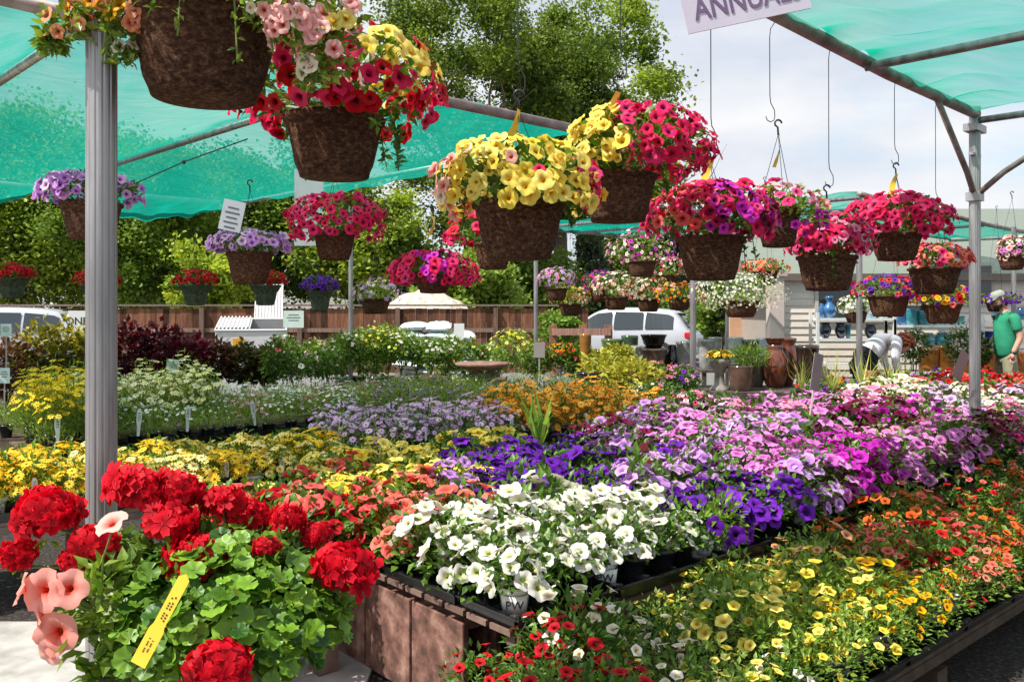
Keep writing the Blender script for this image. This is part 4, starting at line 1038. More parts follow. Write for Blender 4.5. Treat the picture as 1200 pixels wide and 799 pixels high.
def basket(label, px, rimy, rimw, boty, D, fl, colf, nb=70, bs=.038, hooky=None, tagl=None, hi=True, ga=GR_A, gb=GR_B, nleaf=420, ll=.05, zmin=-.45, seed=1, tmpl=PET_LO, potm=None, grp='hanging flower baskets', taper=.74, trail=0, shape='petunia', wires=3, cent=None):
    rng = np.random.default_rng(seed + int(px)); s = D / FPX
    c = Pd(px, boty, D); r = rimw * s / 2; zrim = EYE - (rimy - HOR) * s; h = zrim - c.z
    t = thing('hanging_basket', label, 'flower basket', (c.x, D, c.z), group=grp)
    g = G(); prof = [(.001, .003), (r * taper * .6, .0), (r * taper * .96, .004), (r * taper, .02), (r * (taper + .07), h * .24), (r * (taper + .10), h * .34), (r * (taper + .105), h * .38), (r * (taper + .17), h * .60), (r * (taper + .172), h * .64), (r * .96, h * .78), (r * .985, h * .88), (r * 1.05, h * .90), (r * 1.06, h * .97), (r * 1.03, h), (r * .96, h), (r * .93, h * .88), (.001, h * .86)]
    g.lathe(prof, n=40, wob=.006); pot = g.build('pot', potm or M_COIR, t, True)
    x0, x1, y0, y1 = fl
    fc = np.array((((x0 + x1) / 2 - px) * s, 0, EYE - ((y0 + y1) / 2 - HOR) * s - c.z)); Rx = (x1 - x0) / 2 * s; Rz = (y1 - y0) / 2 * s
    fc[2] = fc[2]; 
    g = G(); Rf = Rx * .88
    foliage(g, Rf, Rz * .86, nleaf, ll, ga, gb, rng, zmin, c=fc, lump=.08, rmin=.25, wide=1.0)
    # leaves on the soil under the dome so the pot is filled
    foliage(g, r * .95, max(.03, fc[2] - h + .02), int(nleaf * .25), ll, ga, gb, rng, 0, c=(0, 0, h * .9), rmin=.1)
    for k in range(trail):
        a = rng.uniform(0, 6.28); q = [(math.cos(a) * r * .9, math.sin(a) * r * .9, h), (math.cos(a) * r * 1.2, math.sin(a) * r * 1.2, h + .02), (math.cos(a) * r * 1.35, math.sin(a) * r * 1.35, h - rng.uniform(.04, .16))]
        g.tube(q, .0022, (ga + gb) / 2, 4, False)
        m = 16; f = rng.random(m); P = np.array([np.array(q[1]) * (1 - x) + np.array(q[2]) * x for x in f]); g.many(LEAF, LEAF_F, bases_d(rng.normal(0, 1, (m, 3)) + np.array((0, 0, .3)), rng.uniform(-1, 1, m)), P, ll * .7, lerpc(ga, gb, rng.random(m)))
    g.build('foliage', M_LEAF, t)
    if hi:      # buds and half-hidden blooms between the front ones
        P, N, d = bloom_points(int(nb * 1.7), Rx * .93, Rz * .93, zmin, rng, 1.0, c=fc, up=.1); cs = [colf(x) for x in d]; tt = rng.random(len(P))[:, None]
        c1 = np.array([COL[k][0] for k in cs]) * tt + np.array([COL[k][1] for k in cs]) * (1 - tt); th = np.array([COL[k][2] for k in cs])
        g = G(); g.many(PET_LO[0], PET_LO[1], bases_n(N + rng.normal(0, .3, N.shape), rng.uniform(0, 6.28, len(P))), P, bs * rng.uniform(.5, .95, len(P)), th, c1, PET_LO[2]); o = g.build('blossom_cover', M_PETAL, t, True); o['kind'] = 'stuff'
    P, N, d = bloom_points(nb, Rx * .97, Rz * .97, zmin, rng, 1.0, c=fc, up=.25, sep=.008 if hi else 0)
    S = bs * rng.uniform(.75, 1.12, len(P)); roll = rng.uniform(0, 6.28, len(P))
    if hi:
        blooms = [(P[i], N[i], roll[i], S[i], rng.integers(0, 4)) for i in range(len(P))][:99]
        it = iter(d); put_blossoms(t, blooms, lambda p: colf((np.array(p) - fc) / np.array((Rx, Rx, Rz))))
    else:
        cs = [colf(x) for x in d]; tt = rng.random(len(P))[:, None]
        c1 = np.array([COL[k][0] for k in cs]) * tt + np.array([COL[k][1] for k in cs]) * (1 - tt); th = np.array([COL[k][2] for k in cs])
        g = G(); g.many(tmpl[0], tmpl[1], bases_n(N, roll), P, S, th, c1, tmpl[2]); o = g.build('blossom_cover', M_PETAL, t); o['kind'] = 'stuff'
    if hooky is not None:
        hanger(t, EYE - (hooky - HOR) * s - c.z, r, h, tagl, wires)
    return t
R_ = rnd.random
def pick(*a): return a[int(R_() * len(a))]
# main row along the pipe
COL['coral pink bell'] = (H('f4aaa6'), H('fbcfc8'), H('c83c18'))
b1 = basket('coral pink and apricot bell flowers over the largest fibre basket, overhead', 240, 22, 166, 118, 1.9, (70, 412, -125, 66), lambda d: ('apricot' if d[0] < -.15 else pick('coral pink bell', 'coral pink bell', 'coral pink bell', 'cream')) if d[2] > -.9 else 'coral', 99, .0195, -190, None, True, GR_L * .8, GR_M, 900, .03, -.75, 3, trail=14)
def spray(t, px, py, D, rpx, cols, nb, bs, ga, gb, nl=90, ll=.024, seed=0):
    rng = np.random.default_rng(seed); c = np.array(Pd(px, py, D) - t.location); R = rpx * D / FPX
    g = G(); d = dome_dirs(nl, -1, rng); P = c + d * R * (rng.random(nl)[:, None] ** .5); g.many(LEAF, LEAF_F, bases_d(d * np.array((.6, .6, -.2)) + rng.normal(0, .6, (nl, 3)), rng.uniform(-1, 1, nl)), P, ll * rng.uniform(.6, 1.2, nl), lerpc(ga, gb, rng.random(nl)))
    for k in range(3): g.tube([tuple(c + np.array((0, .02, R * .9))), tuple(c + d[k] * R * .5), tuple(c + d[k] * R)], .0015, ga, 4, False)
    g.build('trailing_stem', M_LEAF, t)
    d = dome_dirs(nb, -.7, rng); d[:, 1] = -np.abs(d[:, 1])
    put_blossoms(t, [(c + d[i] * R * .95, unit(d[i] + np.array((0, -.5, .1))), R_() * 6, bs * rng.uniform(.8, 1.1), int(R_() * 4)) for i in range(nb)], lambda p: pick(*cols))
for i, (px, py, rr, cols, nb) in enumerate(((352, 30, 42, ('coral pink bell',), 16), (385, 55, 36, ('coral pink bell',), 12), (320, 12, 34, ('coral pink bell', 'cream'), 10), (372, 82, 22, ('coral pink bell', 'cream'), 5), (398, 20, 34, ('coral pink bell', 'yellow'), 8),
        (80, 30, 26, ('apricot',), 3), (110, 18, 30, ('apricot', 'apricot', 'gold'), 5), (150, 30, 28, ('apricot', 'gold'), 4), (170, 12, 28, ('apricot', 'violet'), 4), (148, 62, 16, ('cream', 'violet'), 3), (60, 50, 14, ('apricot',), 1), (248, 22, 20, ('gold',), 1), (200, 8, 20, ('apricot',), 2))):
    spray(b1, px, py, 1.82, rr, cols, nb, .0205, GR_L * .8, GR_M, 120, .028, 300 + i)
basket('crimson and yellow petunias with pale pink bells in the basket below the largest one', 392, 138, 112, 210, 2.36, (268, 516, 28, 178), lambda d: 'yellow' if d[0] > .25 and d[2] > .05 and R_() < .8 else ('blush' if d[2] > .35 and d[0] < .3 and R_() < .6 else pick('crimson', 'crimson', 'red')), 99, .032, -40, None, True, nleaf=520, ll=.045, zmin=-.55, seed=4, trail=8)
basket('pale yellow petunias spilling over the fibre basket in the middle of the row', 608, 238, 104, 305, 2.72, (508, 706, 162, 275), lambda d: 'yellow' if -.78 < d[0] < .75 and R_() < .93 else (pick('blush', 'cream', 'yellow') if d[0] < 0 else pick('crimson', 'yellow', 'hot pink')), 99, .032, 108, .14, True, nleaf=520, ll=.045, zmin=-.45, seed=5, trail=3)
basket('crimson petunias with creamy yellow ones on their left in a fibre basket', 724, 205, 88, 261, 3.1, (655, 838, 124, 228), lambda d: 'yellow' if d[0] < -.3 else pick('crimson', 'crimson', 'hot pink'), 99, .032, 90, .13, True, nleaf=480, ll=.045, zmin=-.5, seed=6, trail=3)
basket('magenta and burgundy petunias in the fibre basket in front of a steel post', 833, 278, 76, 329, 3.5, (752, 908, 212, 300), lambda d: pick('hot pink', 'magenta', 'burgundy', 'crimson') if d[0] > -.2 else pick('hot pink', 'crimson', 'salmon'), 99, .031, 172, .12, True, nleaf=460, ll=.042, zmin=-.45, seed=7, trail=3)
basket('small pink and lime basket seen behind the two magenta baskets', 912, 245, 50, 290, 3.95, (868, 968, 212, 290), lambda d: pick('pink', 'deep pink', 'blush') if d[2] > .1 else pick('magenta', 'hot pink', 'burgundy'), 60, .030, 142, .16, False, GR_L, GR_M, 420, .04, -.5, 8)
basket('bright pink petunias in the fibre basket between two hanging rods', 969, 300, 66, 341, 4.3, (920, 1024, 252, 318), lambda d: pick('hot pink', 'hot pink', 'pink', 'crimson'), 64, .034, 218, None, True, nleaf=420, ll=.042, zmin=-.3, seed=9, trail=2)
basket('crimson petunia basket under the yellow tag left of the braced post', 1050, 275, 56, 306, 4.87, (990, 1112, 226, 292), lambda d: pick('crimson', 'hot pink', 'crimson'), 90, .036, 192, .13, True, nleaf=420, ll=.042, zmin=-.5, seed=10)
basket('salmon pink petunia basket just left of the braced post', 1095, 314, 56, 345, 5.35, (1052, 1136, 284, 328), lambda d: pick('coral', 'salmon', 'coral', 'deep pink'), 110, .030, 243, None, False, nleaf=320, ll=.04, zmin=-.25, seed=11)
for px, D, yh, lb in ((608, 2.72, 108, 'wire rod above the yellow petunia basket'), (728, 3.1, 90, 'wire rod above the crimson and cream basket'), (834, 3.5, 172, 'wire rod below the purple lettered sign'), (903, 3.95, 142, 'wire rod above the small lime and pink basket'), (972, 4.3, 218, 'wire rod above the bright pink basket'), (1049, 4.87, 192, 'wire rod above the crimson basket with the yellow tag'), (1097, 5.35, 243, 'wire rod above the salmon pink basket'),
                      (240, 1.9, -190, 'wire rod above the largest fibre basket'), (392, 2.36, -40, 'wire rod above the crimson and yellow basket')):
    rod(px, D, 0, yh, lb)
# baskets under the left net
G2 = 'hanging baskets under the left green net'
basket('lavender petunia basket behind the nearest steel post'.replace('nearest', 'fluted'), 107, 238, 66, 281, 4.2, (50, 164, 200, 252), lambda d: pick('lavender', 'pale lilac', 'lavender'), 62, .033, 165, None, True, seed=12, grp=G2, zmin=-.3, nleaf=380, ll=.04)
basket('lilac petunias with dark throats in the basket below the small white card', 293, 296, 52, 333, 5.2, (243, 342, 270, 306), lambda d: pick('lavender', 'pale lilac'), 60, .033, 212, None, True, seed=13, grp=G2, zmin=-.3, nleaf=380, ll=.04)
basket('crimson petunia basket hanging before a blank white card', 392, 272, 48, 305, 5.5, (335, 456, 226, 296), lambda d: pick('crimson', 'hot pink', 'crimson'), 84, .036, 196, None, True, seed=14, grp=G2, zmin=-.55, nleaf=360, ll=.04)
basket('magenta and crimson basket low in front of the fence', 508, 322, 44, 344, 5.3, (456, 561, 292, 346), lambda d: 'magenta' if abs(d[0]) < .4 and R_() < .5 else pick('crimson', 'hot pink'), 84, .034, 243, .12, True, seed=15, grp=G2, zmin=-.5, nleaf=360, ll=.04)
basket('crimson basket half hidden behind the yellow petunia basket', 578, 285, 44, 316, 4.6, (518, 634, 250, 302), lambda d: pick('crimson', 'hot pink', 'red'), 60, .034, 200, None, False, seed=16, grp=G2, zmin=-.4, nleaf=300, ll=.04)
for px, w_, y0, cn, lb in ((14, 42, 326, 'red', 'red basket at the left frame edge in front of the trees'), (114, 42, 334, 'red', 'red basket mostly hidden by the fluted post'), (229, 42, 334, 'red', 'red basket beside the young yellow-green tree'), (311, 40, 334, 'red', 'red basket hanging above the white bin'), (375, 36, 341, 'purple', 'deep purple basket over the fence')):
    basket(lb, px, y0, w_ - 6, y0 + 24, 9.0, (px - w_ * .62, px + w_ * .62, y0 - 18, y0 + 8), lambda d, cn=cn: cn, 110, .030, 270, None, False, seed=17 + px, grp='distant baskets above the fence', zmin=-.2, nleaf=220, ll=.06, potm=simple('moss_pot', (.03, .035, .02), (.09, .10, .06), 30, .9), taper=.6)
basket('dusky lilac basket hung low by the thin post', 440, 350, 34, 368, 9.5, (412, 470, 326, 362), lambda d: pick('pale lilac', 'lavender', 'cream'), 90, .022, 290, None, False, GR_G, GR_H, 330, .05, -.5, 31, grp='distant baskets above the fence')
# far cluster
G3 = 'distant mixed baskets beneath the far canopy'
for i, (px, ry, w_, fw, y0, y1, D, mix, lb) in enumerate((
    (752, 306, 34, 84, 268, 318, 9.5, ('pink', 'magenta', 'cream'), 'far basket of pink and magenta flowers under the crimson one'),
    (652, 338, 26, 46, 313, 342, 10.5, ('lavender', 'pink', 'pale lilac'), 'far basket of lilac flowers left of the cluster'),
    (668, 356, 26, 50, 334, 362, 11, ('cream', 'gold', 'blush'), 'far basket of cream and golden flowers above the green shrub'),
    (702, 340, 26, 40, 316, 346, 11, ('magenta', 'violet', 'hot pink'), 'far basket of magenta and violet flowers'),
    (722, 348, 28, 60, 318, 354, 10.5, ('cream', 'blush', 'white'), 'far basket of blush and cream flowers'),
    (760, 350, 28, 66, 322, 360, 11.2, ('blush', 'coral', 'cream'), 'far basket of coral and cream flowers above the silver car'),
    (796, 348, 28, 60, 330, 362, 10.8, ('gold', 'orange', 'blush'), 'far basket of orange and gold flowers'),
    (782, 322, 26, 60, 300, 334, 11.5, ('pink', 'crimson', 'cream'), 'far basket of rose and white flowers behind the magenta basket'),
    (896, 318, 30, 60, 303, 326, 11, ('apricot', 'orange', 'salmon'), 'far basket of apricot flowers above the white one'),
    (1041, 346, 46, 84, 322, 356, 8.6, ('salmon', 'violet', 'red', 'purple'), 'mixed red and violet basket in front of the shop window'),
    (1104, 356, 42, 84, 334, 364, 8.4, ('salmon', 'violet', 'red', 'gold'), 'mixed red, violet and gold basket under the salmon pink one'),
    (1003, 364, 26, 44, 346, 372, 10.5, ('white', 'cream', 'white'), 'small white flowering basket in front of the shop shelves'),
    (1186, 300, 30, 34, 276, 312, 8.2, ('blush', 'cream', 'orchid pink'), 'pale pink basket at the right frame edge'),
    (1168, 352, 24, 62, 342, 360, 12.6, ('violet', 'purple', 'violet'), 'dark violet basket behind the man in the cap'))):
    basket(lb, px, ry, w_, ry + w_ * .55, D, (px - fw / 2, px + fw / 2, y0, y1), lambda d, mix=mix: pick(*mix), 120, .024 if D > 9 else .03, ry - 110 if ry - 110 > 200 else 225, None, False, GR_A, GR_M, 300, .05, -.55, 60 + i, grp=G3)
basket('large airy basket of tiny white flowers beside the steel post', 868, 352, 42, 372, 8.0, (812, 922, 318, 368), lambda d: 'white', 620, .013, 245, None, False, GR_L, GR_M, 900, .03, -.8, 90, tmpl=PET_XS, grp=G3)

# ------------------------------------------------------------------ signs
t = thing('lettered_sign', 'pale lilac board with purple capitals hanging at the top of the picture', 'sign', tuple(Pd(874, 2, 3.2)), math.radians(20))
t.rotation_euler = (0, math.radians(-14), math.radians(8))
g = G(); g.box((0, 0, .0), (.50, .008, .15), (.66, .62, .72)); g.build('board', M_PAINT, t)
q_ = txt(t, 'ANNUALS', .118, (.005, -.0055, .004), (math.radians(90), 0, 0), M_PURPLE_INK, bold=.0016); q_.scale = (.80, 1, 1)
def card(px, py, D, w, h, label, tilt=0, col=(.72, .74, .76), stick=0, rows=4, ink=True, group=None, text=None, yaw=0):
    p = Pd(px, py, D); s = D / FPX; w *= s; h *= s
    t = thing('sign_card', label, 'sign', tuple(p), yaw, group); t.rotation_euler = (0, tilt, yaw)
    g = G(); g.box((0, 0, 0), (w, .004, h), col); g.build('card', M_PAINT, t)
    if ink:
        g = G()
        for k in range(rows):
            z = h * (.25 - .16 * k); ww = w * (.66 if k % 2 else .5); g.box((0, -.0035, z), (ww, .001, h * .05), (.12, .13, .15))
        g.build('print', M_PAINT, t)
    if text: txt(t, text, h * .45, (0, -.0045, h * .05), (math.radians(90), 0, 0), M_INK, bold=.001)
    if stick: g = G(); g.tube([(0, .006, 0), (0, .006, -stick)], .006 if stick < .7 else .008, (.45, .42, .38), 5); g.build('stake', M_PAINT, t)
    return t
card(272, 253, 5.0, 26, 36, 'tilted white card with faint print hanging above the lilac basket', .22, (.66, .68, .74), rows=5)
card(362, 243, 6.2, 34, 90, 'tall blank white card behind the crimson basket', 0, (.74, .76, .80), ink=False)
card(90, 378, 10, 20, 28, 'white card reading ONE behind the nearest post'.replace('nearest', 'fluted'), 0, (.74, .75, .78), ink=False, text='ONE', stick=.6)
card(344, 374, 14.5, 24, 20, 'green and white notice on the fence beside the bin', 0, (.55, .68, .60), rows=3)
card(7, 387, 8.4, 13, 15, 'small pale green card above the burgundy plants at the frame edge', 0, (.55, .68, .62), stick=.5, rows=3)
card(5, 440, 7.6, 13, 18, 'small pale green card below the burgundy plants', 0, (.50, .64, .62), stick=.4, rows=3)
card(202, 429, 8.2, 14, 16, 'small blue-grey card behind the cream marguerites', .1, (.40, .52, .54), stick=.4, rows=3)
card(632, 410, 8.8, 13, 18, 'small grey wooden card on a stake behind the spiky plant', 0, (.30, .27, .26), stick=.5, ink=False)
card(957, 436, 5.6, 17, 44, 'weathered grey board on a stake among the orchid pink petunias', .22, (.26, .21, .20), stick=.5, ink=False, yaw=.6)
card(1126, 428, 8.6, 18, 36, 'slanting grey-brown board beside the braced post', .55, (.24, .18, .17), stick=.4, ink=False, yaw=.5)
card(538, 389, 12, 12, 20, 'plain white paper notice on the fence behind the bags', 0, (.75, .76, .78), ink=False)
card(757, 534, 4.3, 9, 30, 'red price stake among the violet petunias', -.2, (.20, .02, .02), stick=.25, ink=False, text='7')
# ------------------------------------------------------------------ foreground red geranium
def head_mesh(k, n=52, col=('c00018', 'f01c34'), R=.046, fs=.0225):
    rng = np.random.default_rng(500 + k); g = G(); i = np.arange(n) + .5
    z = 1 - 1.55 * i / n; q = i * 2.39996 + rng.normal(0, .15, n); s = np.sqrt(np.maximum(0, 1 - z * z)); d = np.stack([s * np.cos(q), s * np.sin(q), z], -1)
    P = d * np.array([R, R, R * .66]) * rng.uniform(.80, 1.10, n)[:, None] * (1 + .12 * np.sin(d[:, :1] * 6 + k) * np.cos(d[:, 1:2] * 5 + k * 2))
    c = lerpc(H(col[0]), H(col[1]), rng.random(n))
    g.many(FLORET[0], FLORET[1], bases_n(d + rng.normal(0, .25, (n, 3)), rng.uniform(0, 6.28, n)), P, fs * rng.uniform(.85, 1.2, n), H('8c0010'), c, FLORET[2])
    return g.mesh('flower_head', M_PETAL, True)
HEADS = [head_mesh(k) for k in range(4)]
t = thing('potted_geranium', 'large red geranium with scalloped green leaves in a tan pot, closest to the walk', 'geranium', tuple(Pd(262, 900, 1.62)), 0)
gz = t.location.z; gx = t.location.x; zc_ = Pd(0, 700, 1.62).z - gz
rng = np.random.default_rng(99)
g = G(); g.lathe([(.001, .0), (.075, .0), (.105, .15), (.112, .15), (.114, .175), (.104, .175), (.098, .16), (.001, .155)], n=32); g.build('pot', simple('tan_pot', (.40, .27, .19), (.48, .34, .25), 9, .6, bmp=.1), t, True)
def geranium_leaves(cx, R, Hh, n, z, seed, ca, cb, ls=.036):
    rng = np.random.default_rng(seed); d = dome_dirs(n, -.25, rng); r = rng.uniform(.45, 1.02, n) ** .6
    P = d * r[:, None] * np.array([R, R, Hh]) + np.array((cx, 0, z))
    Nn = d * .8 + np.array((0, -.15, .75)) + rng.normal(0, .42, (n, 3))
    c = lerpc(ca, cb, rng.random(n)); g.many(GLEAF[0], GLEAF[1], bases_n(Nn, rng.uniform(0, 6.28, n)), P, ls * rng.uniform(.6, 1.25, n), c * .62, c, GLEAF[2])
    for i in range(0, n, 2): g.tube([(cx * .6, 0, z - Hh * .5), tuple((P[i] + np.array((cx * .6, 0, z - Hh * .5))) / 2 + np.array((0, 0, .03))), tuple(P[i] - Nn[i] * .005)], .0018, ca * 1.6, 4, False)
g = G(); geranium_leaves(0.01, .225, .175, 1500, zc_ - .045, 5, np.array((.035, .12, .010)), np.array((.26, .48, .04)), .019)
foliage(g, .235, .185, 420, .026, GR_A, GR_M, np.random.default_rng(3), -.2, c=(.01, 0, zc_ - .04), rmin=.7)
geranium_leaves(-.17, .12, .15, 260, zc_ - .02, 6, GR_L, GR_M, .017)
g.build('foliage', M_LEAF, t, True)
hs = [(58, 603, 40, -.03), (22, 650, 24, -.03), (112, 636, 27, -.05), (160, 573, 37, 0), (208, 572, 30, .03), (200, 612, 36, -.02), (228, 657, 42, -.05), (262, 588, 28, .04), (290, 604, 28, .06), (88, 657, 20, -.06), (258, 780, 42, -.24), (403, 666, 40, -.03), (338, 608, 22, .05), (372, 626, 20, .06), (312, 640, 18, -.06), (52, 585, 22, .02)]
for i, (px, py, r, dd) in enumerate(hs):
    D = 1.62 + dd; p = Pd(px, py, D) - t.location; k = r * D / FPX / .052
    o = link('flower_head', HEADS[i % 4], t); o.location = p; kk = rng.uniform(.86, 1.0); o.scale = (k * kk, k * kk * rng.uniform(.85, 1.05), k * kk * rng.uniform(.85, 1.1)); o.rotation_euler = (rng.uniform(-.4, .2), rng.uniform(-.4, .4), rng.uniform(0, 6))
    q = Vector((.02 + (p.x) * .35, .0, zc_ + .0)); 
    if py > 700: q = Vector((p.x * .5, 0, p.z - .05))
    g = G(); g.tube([q, (q + p) / 2 + Vector((0, 0, .015)), p - Vector((0, 0, .02))], .0028, (.16, .22, .06), 6, False)
    n = 10; d = dome_dirs(n, -1, rng); P = d * .012 + np.array(p) - np.array((0, 0, .035 * k)); g.many(LEAF, LEAF_F, bases_d(d + np.array((0, 0, -.2)), np.zeros(n)), P, .02, lerpc(GR_L, GR_M, rng.random(n)))
    g.build('stalk', M_LEAF, t)
# pink trumpet petunias leaning out on the left of it
t = thing('potted_petunia', 'blush pink petunias with coral throats hanging over the walk beside the red geranium', 'petunia', tuple(Pd(140, 880, 1.52)))
g = G(); g.lathe([(.001, 0), (.05, 0), (.068, .10), (.072, .10), (.072, .12), (.062, .12), (.001, .11)], n=28); g.build('pot', simple('tan_plastic_pot', (.42, .30, .22), (.50, .37, .28), 9, .5, bmp=.05), t, True)
g = G(); c0 = Pd(112, 720, 1.52) - t.location
foliage(g, .075, .10, 230, .036, GR_L, GR_M, rng, -.6, c=tuple(c0 + Vector((.02, 0, -.0)))); foliage(g, .07, .08, 150, .036, GR_L * .8, GR_M, rng, 0, c=(0, 0, .11)); g.build('foliage', M_LEAF, t)
COL['blush petunia'] = (H('f58f80'), H('fcc0b4'), H('e03818'))
for (px, py, r, nx, ny, nz) in ((50, 692, 27, -.1, -1, .15), (80, 690, 24, .2, -1, .3), (66, 742, 27, .05, -1, .05), (24, 690, 20, -.8, -.4, .3), (44, 722, 16, -.7, -.5, -.1), (130, 612, 20, -.2, -.5, .8), (58, 765, 18, -.3, -.9, -.3)):
    p = Pd(px, py, 1.43) - t.location; put_blossoms(t, [(np.array(p), np.array((nx, ny, nz)), R_() * 6, r * 1.43 / FPX, int(R_() * 4))], 'blush petunia')
    g = G(); g.tube([c0 + Vector((.01, .0, 0)), (c0 + p) / 2 + Vector((0, 0, .02)), p - Vector((nx, ny, nz)).normalized() * r * .0005], .0018, (.2, .26, .08), 5, False); g.build('stalk', M_LEAF, t)
for (px, py, r) in ((432, 772, 17), (412, 745, 14), (398, 752, 12)): pass
# stand below the frame that carries both
p = Pd(240, 900, 1.62)
t = thing('plant_stand', 'low slatted timber stand under the red geranium', 'stand', (p.x, 1.62, 0)); hz = gz - .005
g = G(); 
for k in range(5): g.box((0, -.2 + k * .1, hz - .012), (.62, .085, .022), (.25, .18, .12))
g.build('top', M_WOOD, t)
for sx in (-1, 1):
    for sy in (-1, 1): g = G(); g.box((sx * .27, sy * .18, (hz - .024) / 2), (.05, .05, hz - .024), (.22, .16, .11)); g.build('leg', M_WOOD, t)
for nm in ('potted_geranium', 'potted_petunia'): pass
pp = [o for o in C.objects if o.get('label', '').startswith('blush pink petunias')][0]
pp.location.z = pp.location.z  # stands on the same slats, pot lifted by its own saucer
t2 = thing('upturned_pot', 'upturned tan pot carrying the blush pink petunias', 'pot', (pp.location.x, pp.location.y, hz))
hh = max(.01, pp.location.z - hz); g = G(); g.lathe([(.07, 0), (.06, hh - .002), (.001, hh - .001)], n=24); g.build('pot_wall', M_BLOCK, t2, True)
# orange stake label
a0, a1 = Pd(166, 770, 1.31), Pd(208, 692, 1.33); dv = (a1 - a0)
t = thing('orange_plant_stake', 'orange-yellow plastic plant stake lying against the geranium leaves', 'plant label', tuple(a0)); L = dv.length; zx = dv.normalized(); yx = Vector((0.1, 1, 0)); yx = (yx - zx * yx.dot(zx)).normalized(); xx = yx.cross(zx); t.rotation_euler = Matrix((xx, yx, zx)).transposed().to_euler()
g = G(); w1, w2 = .0125, .0095
V = [(-w1, 0, -.012), (w1, 0, -.012), (w1, 0, L * .40), (w2, 0, L * .48), (w2, 0, L + .02), (0, 0, L + .028), (-w2, 0, L + .02), (-w2, 0, L * .48), (-w1, 0, L * .40)]; n = len(V)
g.add(V + [(x, .0012, z) for x, y, z in V], [tuple(range(n)), tuple(range(n, 2 * n))[::-1]] + [(i, i + n, (i + 1) % n + n, (i + 1) % n) for i in range(n)]); st_o = g.build('strip', M_YTAG, t)
g = G()
for sg in (-1, 1):
    for (x, z0, z1) in ((-.003, .08, .30), (.003, .10, .28), (-.002, .58, .92), (.003, .56, .95)):
        n = 9
        for k in range(n): 
            if k % 4 != 3: g.box((x, .0006 + sg * .0011, L * (z0 + (z1 - z0) * k / n)), (.0022, .0006, L * (z1 - z0) / n * .6))
g.build('print', M_INK, t)
# spiky plant
def spikes(label, px, pyb, D, hpx, n, spread, ca, cb, wd=1.0, cat='spiky plant', name='spiky_plant', seed=1, pot=True):
    rng = np.random.default_rng(seed); p = Pd(px, pyb, D); t = thing(name, label, cat, tuple(p)); s = D / FPX
    g = G(); a = rng.uniform(0, 6.28, n); tl = rng.uniform(0, spread, n); d = np.stack([np.sin(tl) * np.cos(a), np.sin(tl) * np.sin(a), np.cos(tl)], -1)
    L = hpx * s * rng.uniform(.45, 1.05, n); g.many(BLADE, BLADE_F, bases_d(d, rng.uniform(0, 6.28, n)), np.zeros((n, 3)) + np.array((0, 0, .10)), np.stack([L * wd, L, L], -1), lerpc(np.array(ca), np.array(cb), rng.random(n)))
    g.build('blades', M_LEAF, t)
    if pot: link('pot', POT_B, t)
    return t
spikes('tall green spiky plant rising above the creamy yellow petunias', 632, 548, 5.2, 84, 20, .5, (.12, .26, .03), (.34, .5, .06), 1.0, seed=2)
for i, (px, pyb, D, hp) in enumerate(((445, 565, 4.9, 70), (470, 560, 5.2, 60), (400, 548, 5.6, 66))):
    spikes('thin straw grass tuft over the yellow daisies, %s from the spiky plant' % ORD[i], px, pyb, D, hp, 12, .8, (.3, .32, .1), (.6, .55, .25), .35, 'grass tuft', 'grass_tuft', 5 + i)
for i, (px, pyb, D, hp) in enumerate(((975, 470, 8.2, 56), (1010, 468, 8.4, 60), (1042, 470, 8.6, 52), (940, 470, 8.0, 50), (1060, 465, 9.0, 44))):
    spikes('straw and green grass tuft in front of the bending woman, %s from the braced post' % ORD[4 - i], px, pyb, D, hp, 26, .8, (.25, .34, .06), (.6, .58, .18), .45, 'grass tuft', 'grass_tuft', 15 + i)
# ------------------------------------------------------------------ shrubs and bedding farther back
def shrub(name, cat, label, px, ytop, ybot, wpx, D, ca, cb, n=420, ll=.08, zb=None, flowers=None, nb=0, bs=.03, seed=1, grp=None, wide=1.1, pot=None, trunk=True, tm=PET_LO, up=.3):
    rng = np.random.default_rng(seed * 7 + int(px)); s = D / FPX; p = Pd(px, ybot, D); n = int(n * 1.8); Hh = (ybot - ytop) * s; R = wpx * s / 2
    z0 = p.z if zb is None else zb
    t = thing(name, label, cat, (p.x, D, z0), 0, grp)
    ph = 0
    if pot:
        pc, pr, ph = pot; g = G(); g.lathe([(.001, 0), (pr * .75, 0), (pr * .95, ph - .03), (pr * 1.05, ph - .03), (pr * 1.05, ph), (pr * .92, ph), (.001, ph - .02)], pc, 22); g.build('pot', M_GLAZE, t, True)
    zc = (p.z - z0) + Hh / 2; 
    g = G(); foliage(g, R, Hh / 2, n, ll, np.array(ca), np.array(cb), rng, -1, c=(0, 0, zc), lump=.16, rmin=.25, wide=wide, up=up)
    if trunk:
        for k in range(5): a = k * 1.3; g.tube([(0, 0, ph), (math.cos(a) * R * .3, math.sin(a) * R * .3, zc)], .006, np.array(ca), 4, False)
    g.build('foliage', M_LEAF, t)
    if nb:
        P, N, d = bloom_points(nb, R, Hh / 2, .0, rng, 1.02, c=(0, 0, zc), up=.5); m = len(P)
        cs = [flowers[int(i)] for i in rng.integers(0, len(flowers), m)]
        g = G(); g.many(tm[0], tm[1], bases_n(N, rng.uniform(0, 6.28, m)), P, bs * rng.uniform(.7, 1.2, m), np.array([COL[k][2] for k in cs]), np.array([COL[k][int(rng.random() > .5)] for k in cs]), tm[2]); o = g.build('blossom_cover', M_PETAL, t); o['kind'] = 'stuff'
    return t
BU = ((.030, .004, .010), (.16, .015, .035)); OL = ((.16, .14, .015), (.46, .42, .05)); MX = ((.03, .05, .012), (.16, .12, .05)); MB = ((.06, .02, .015), (.22, .10, .07))
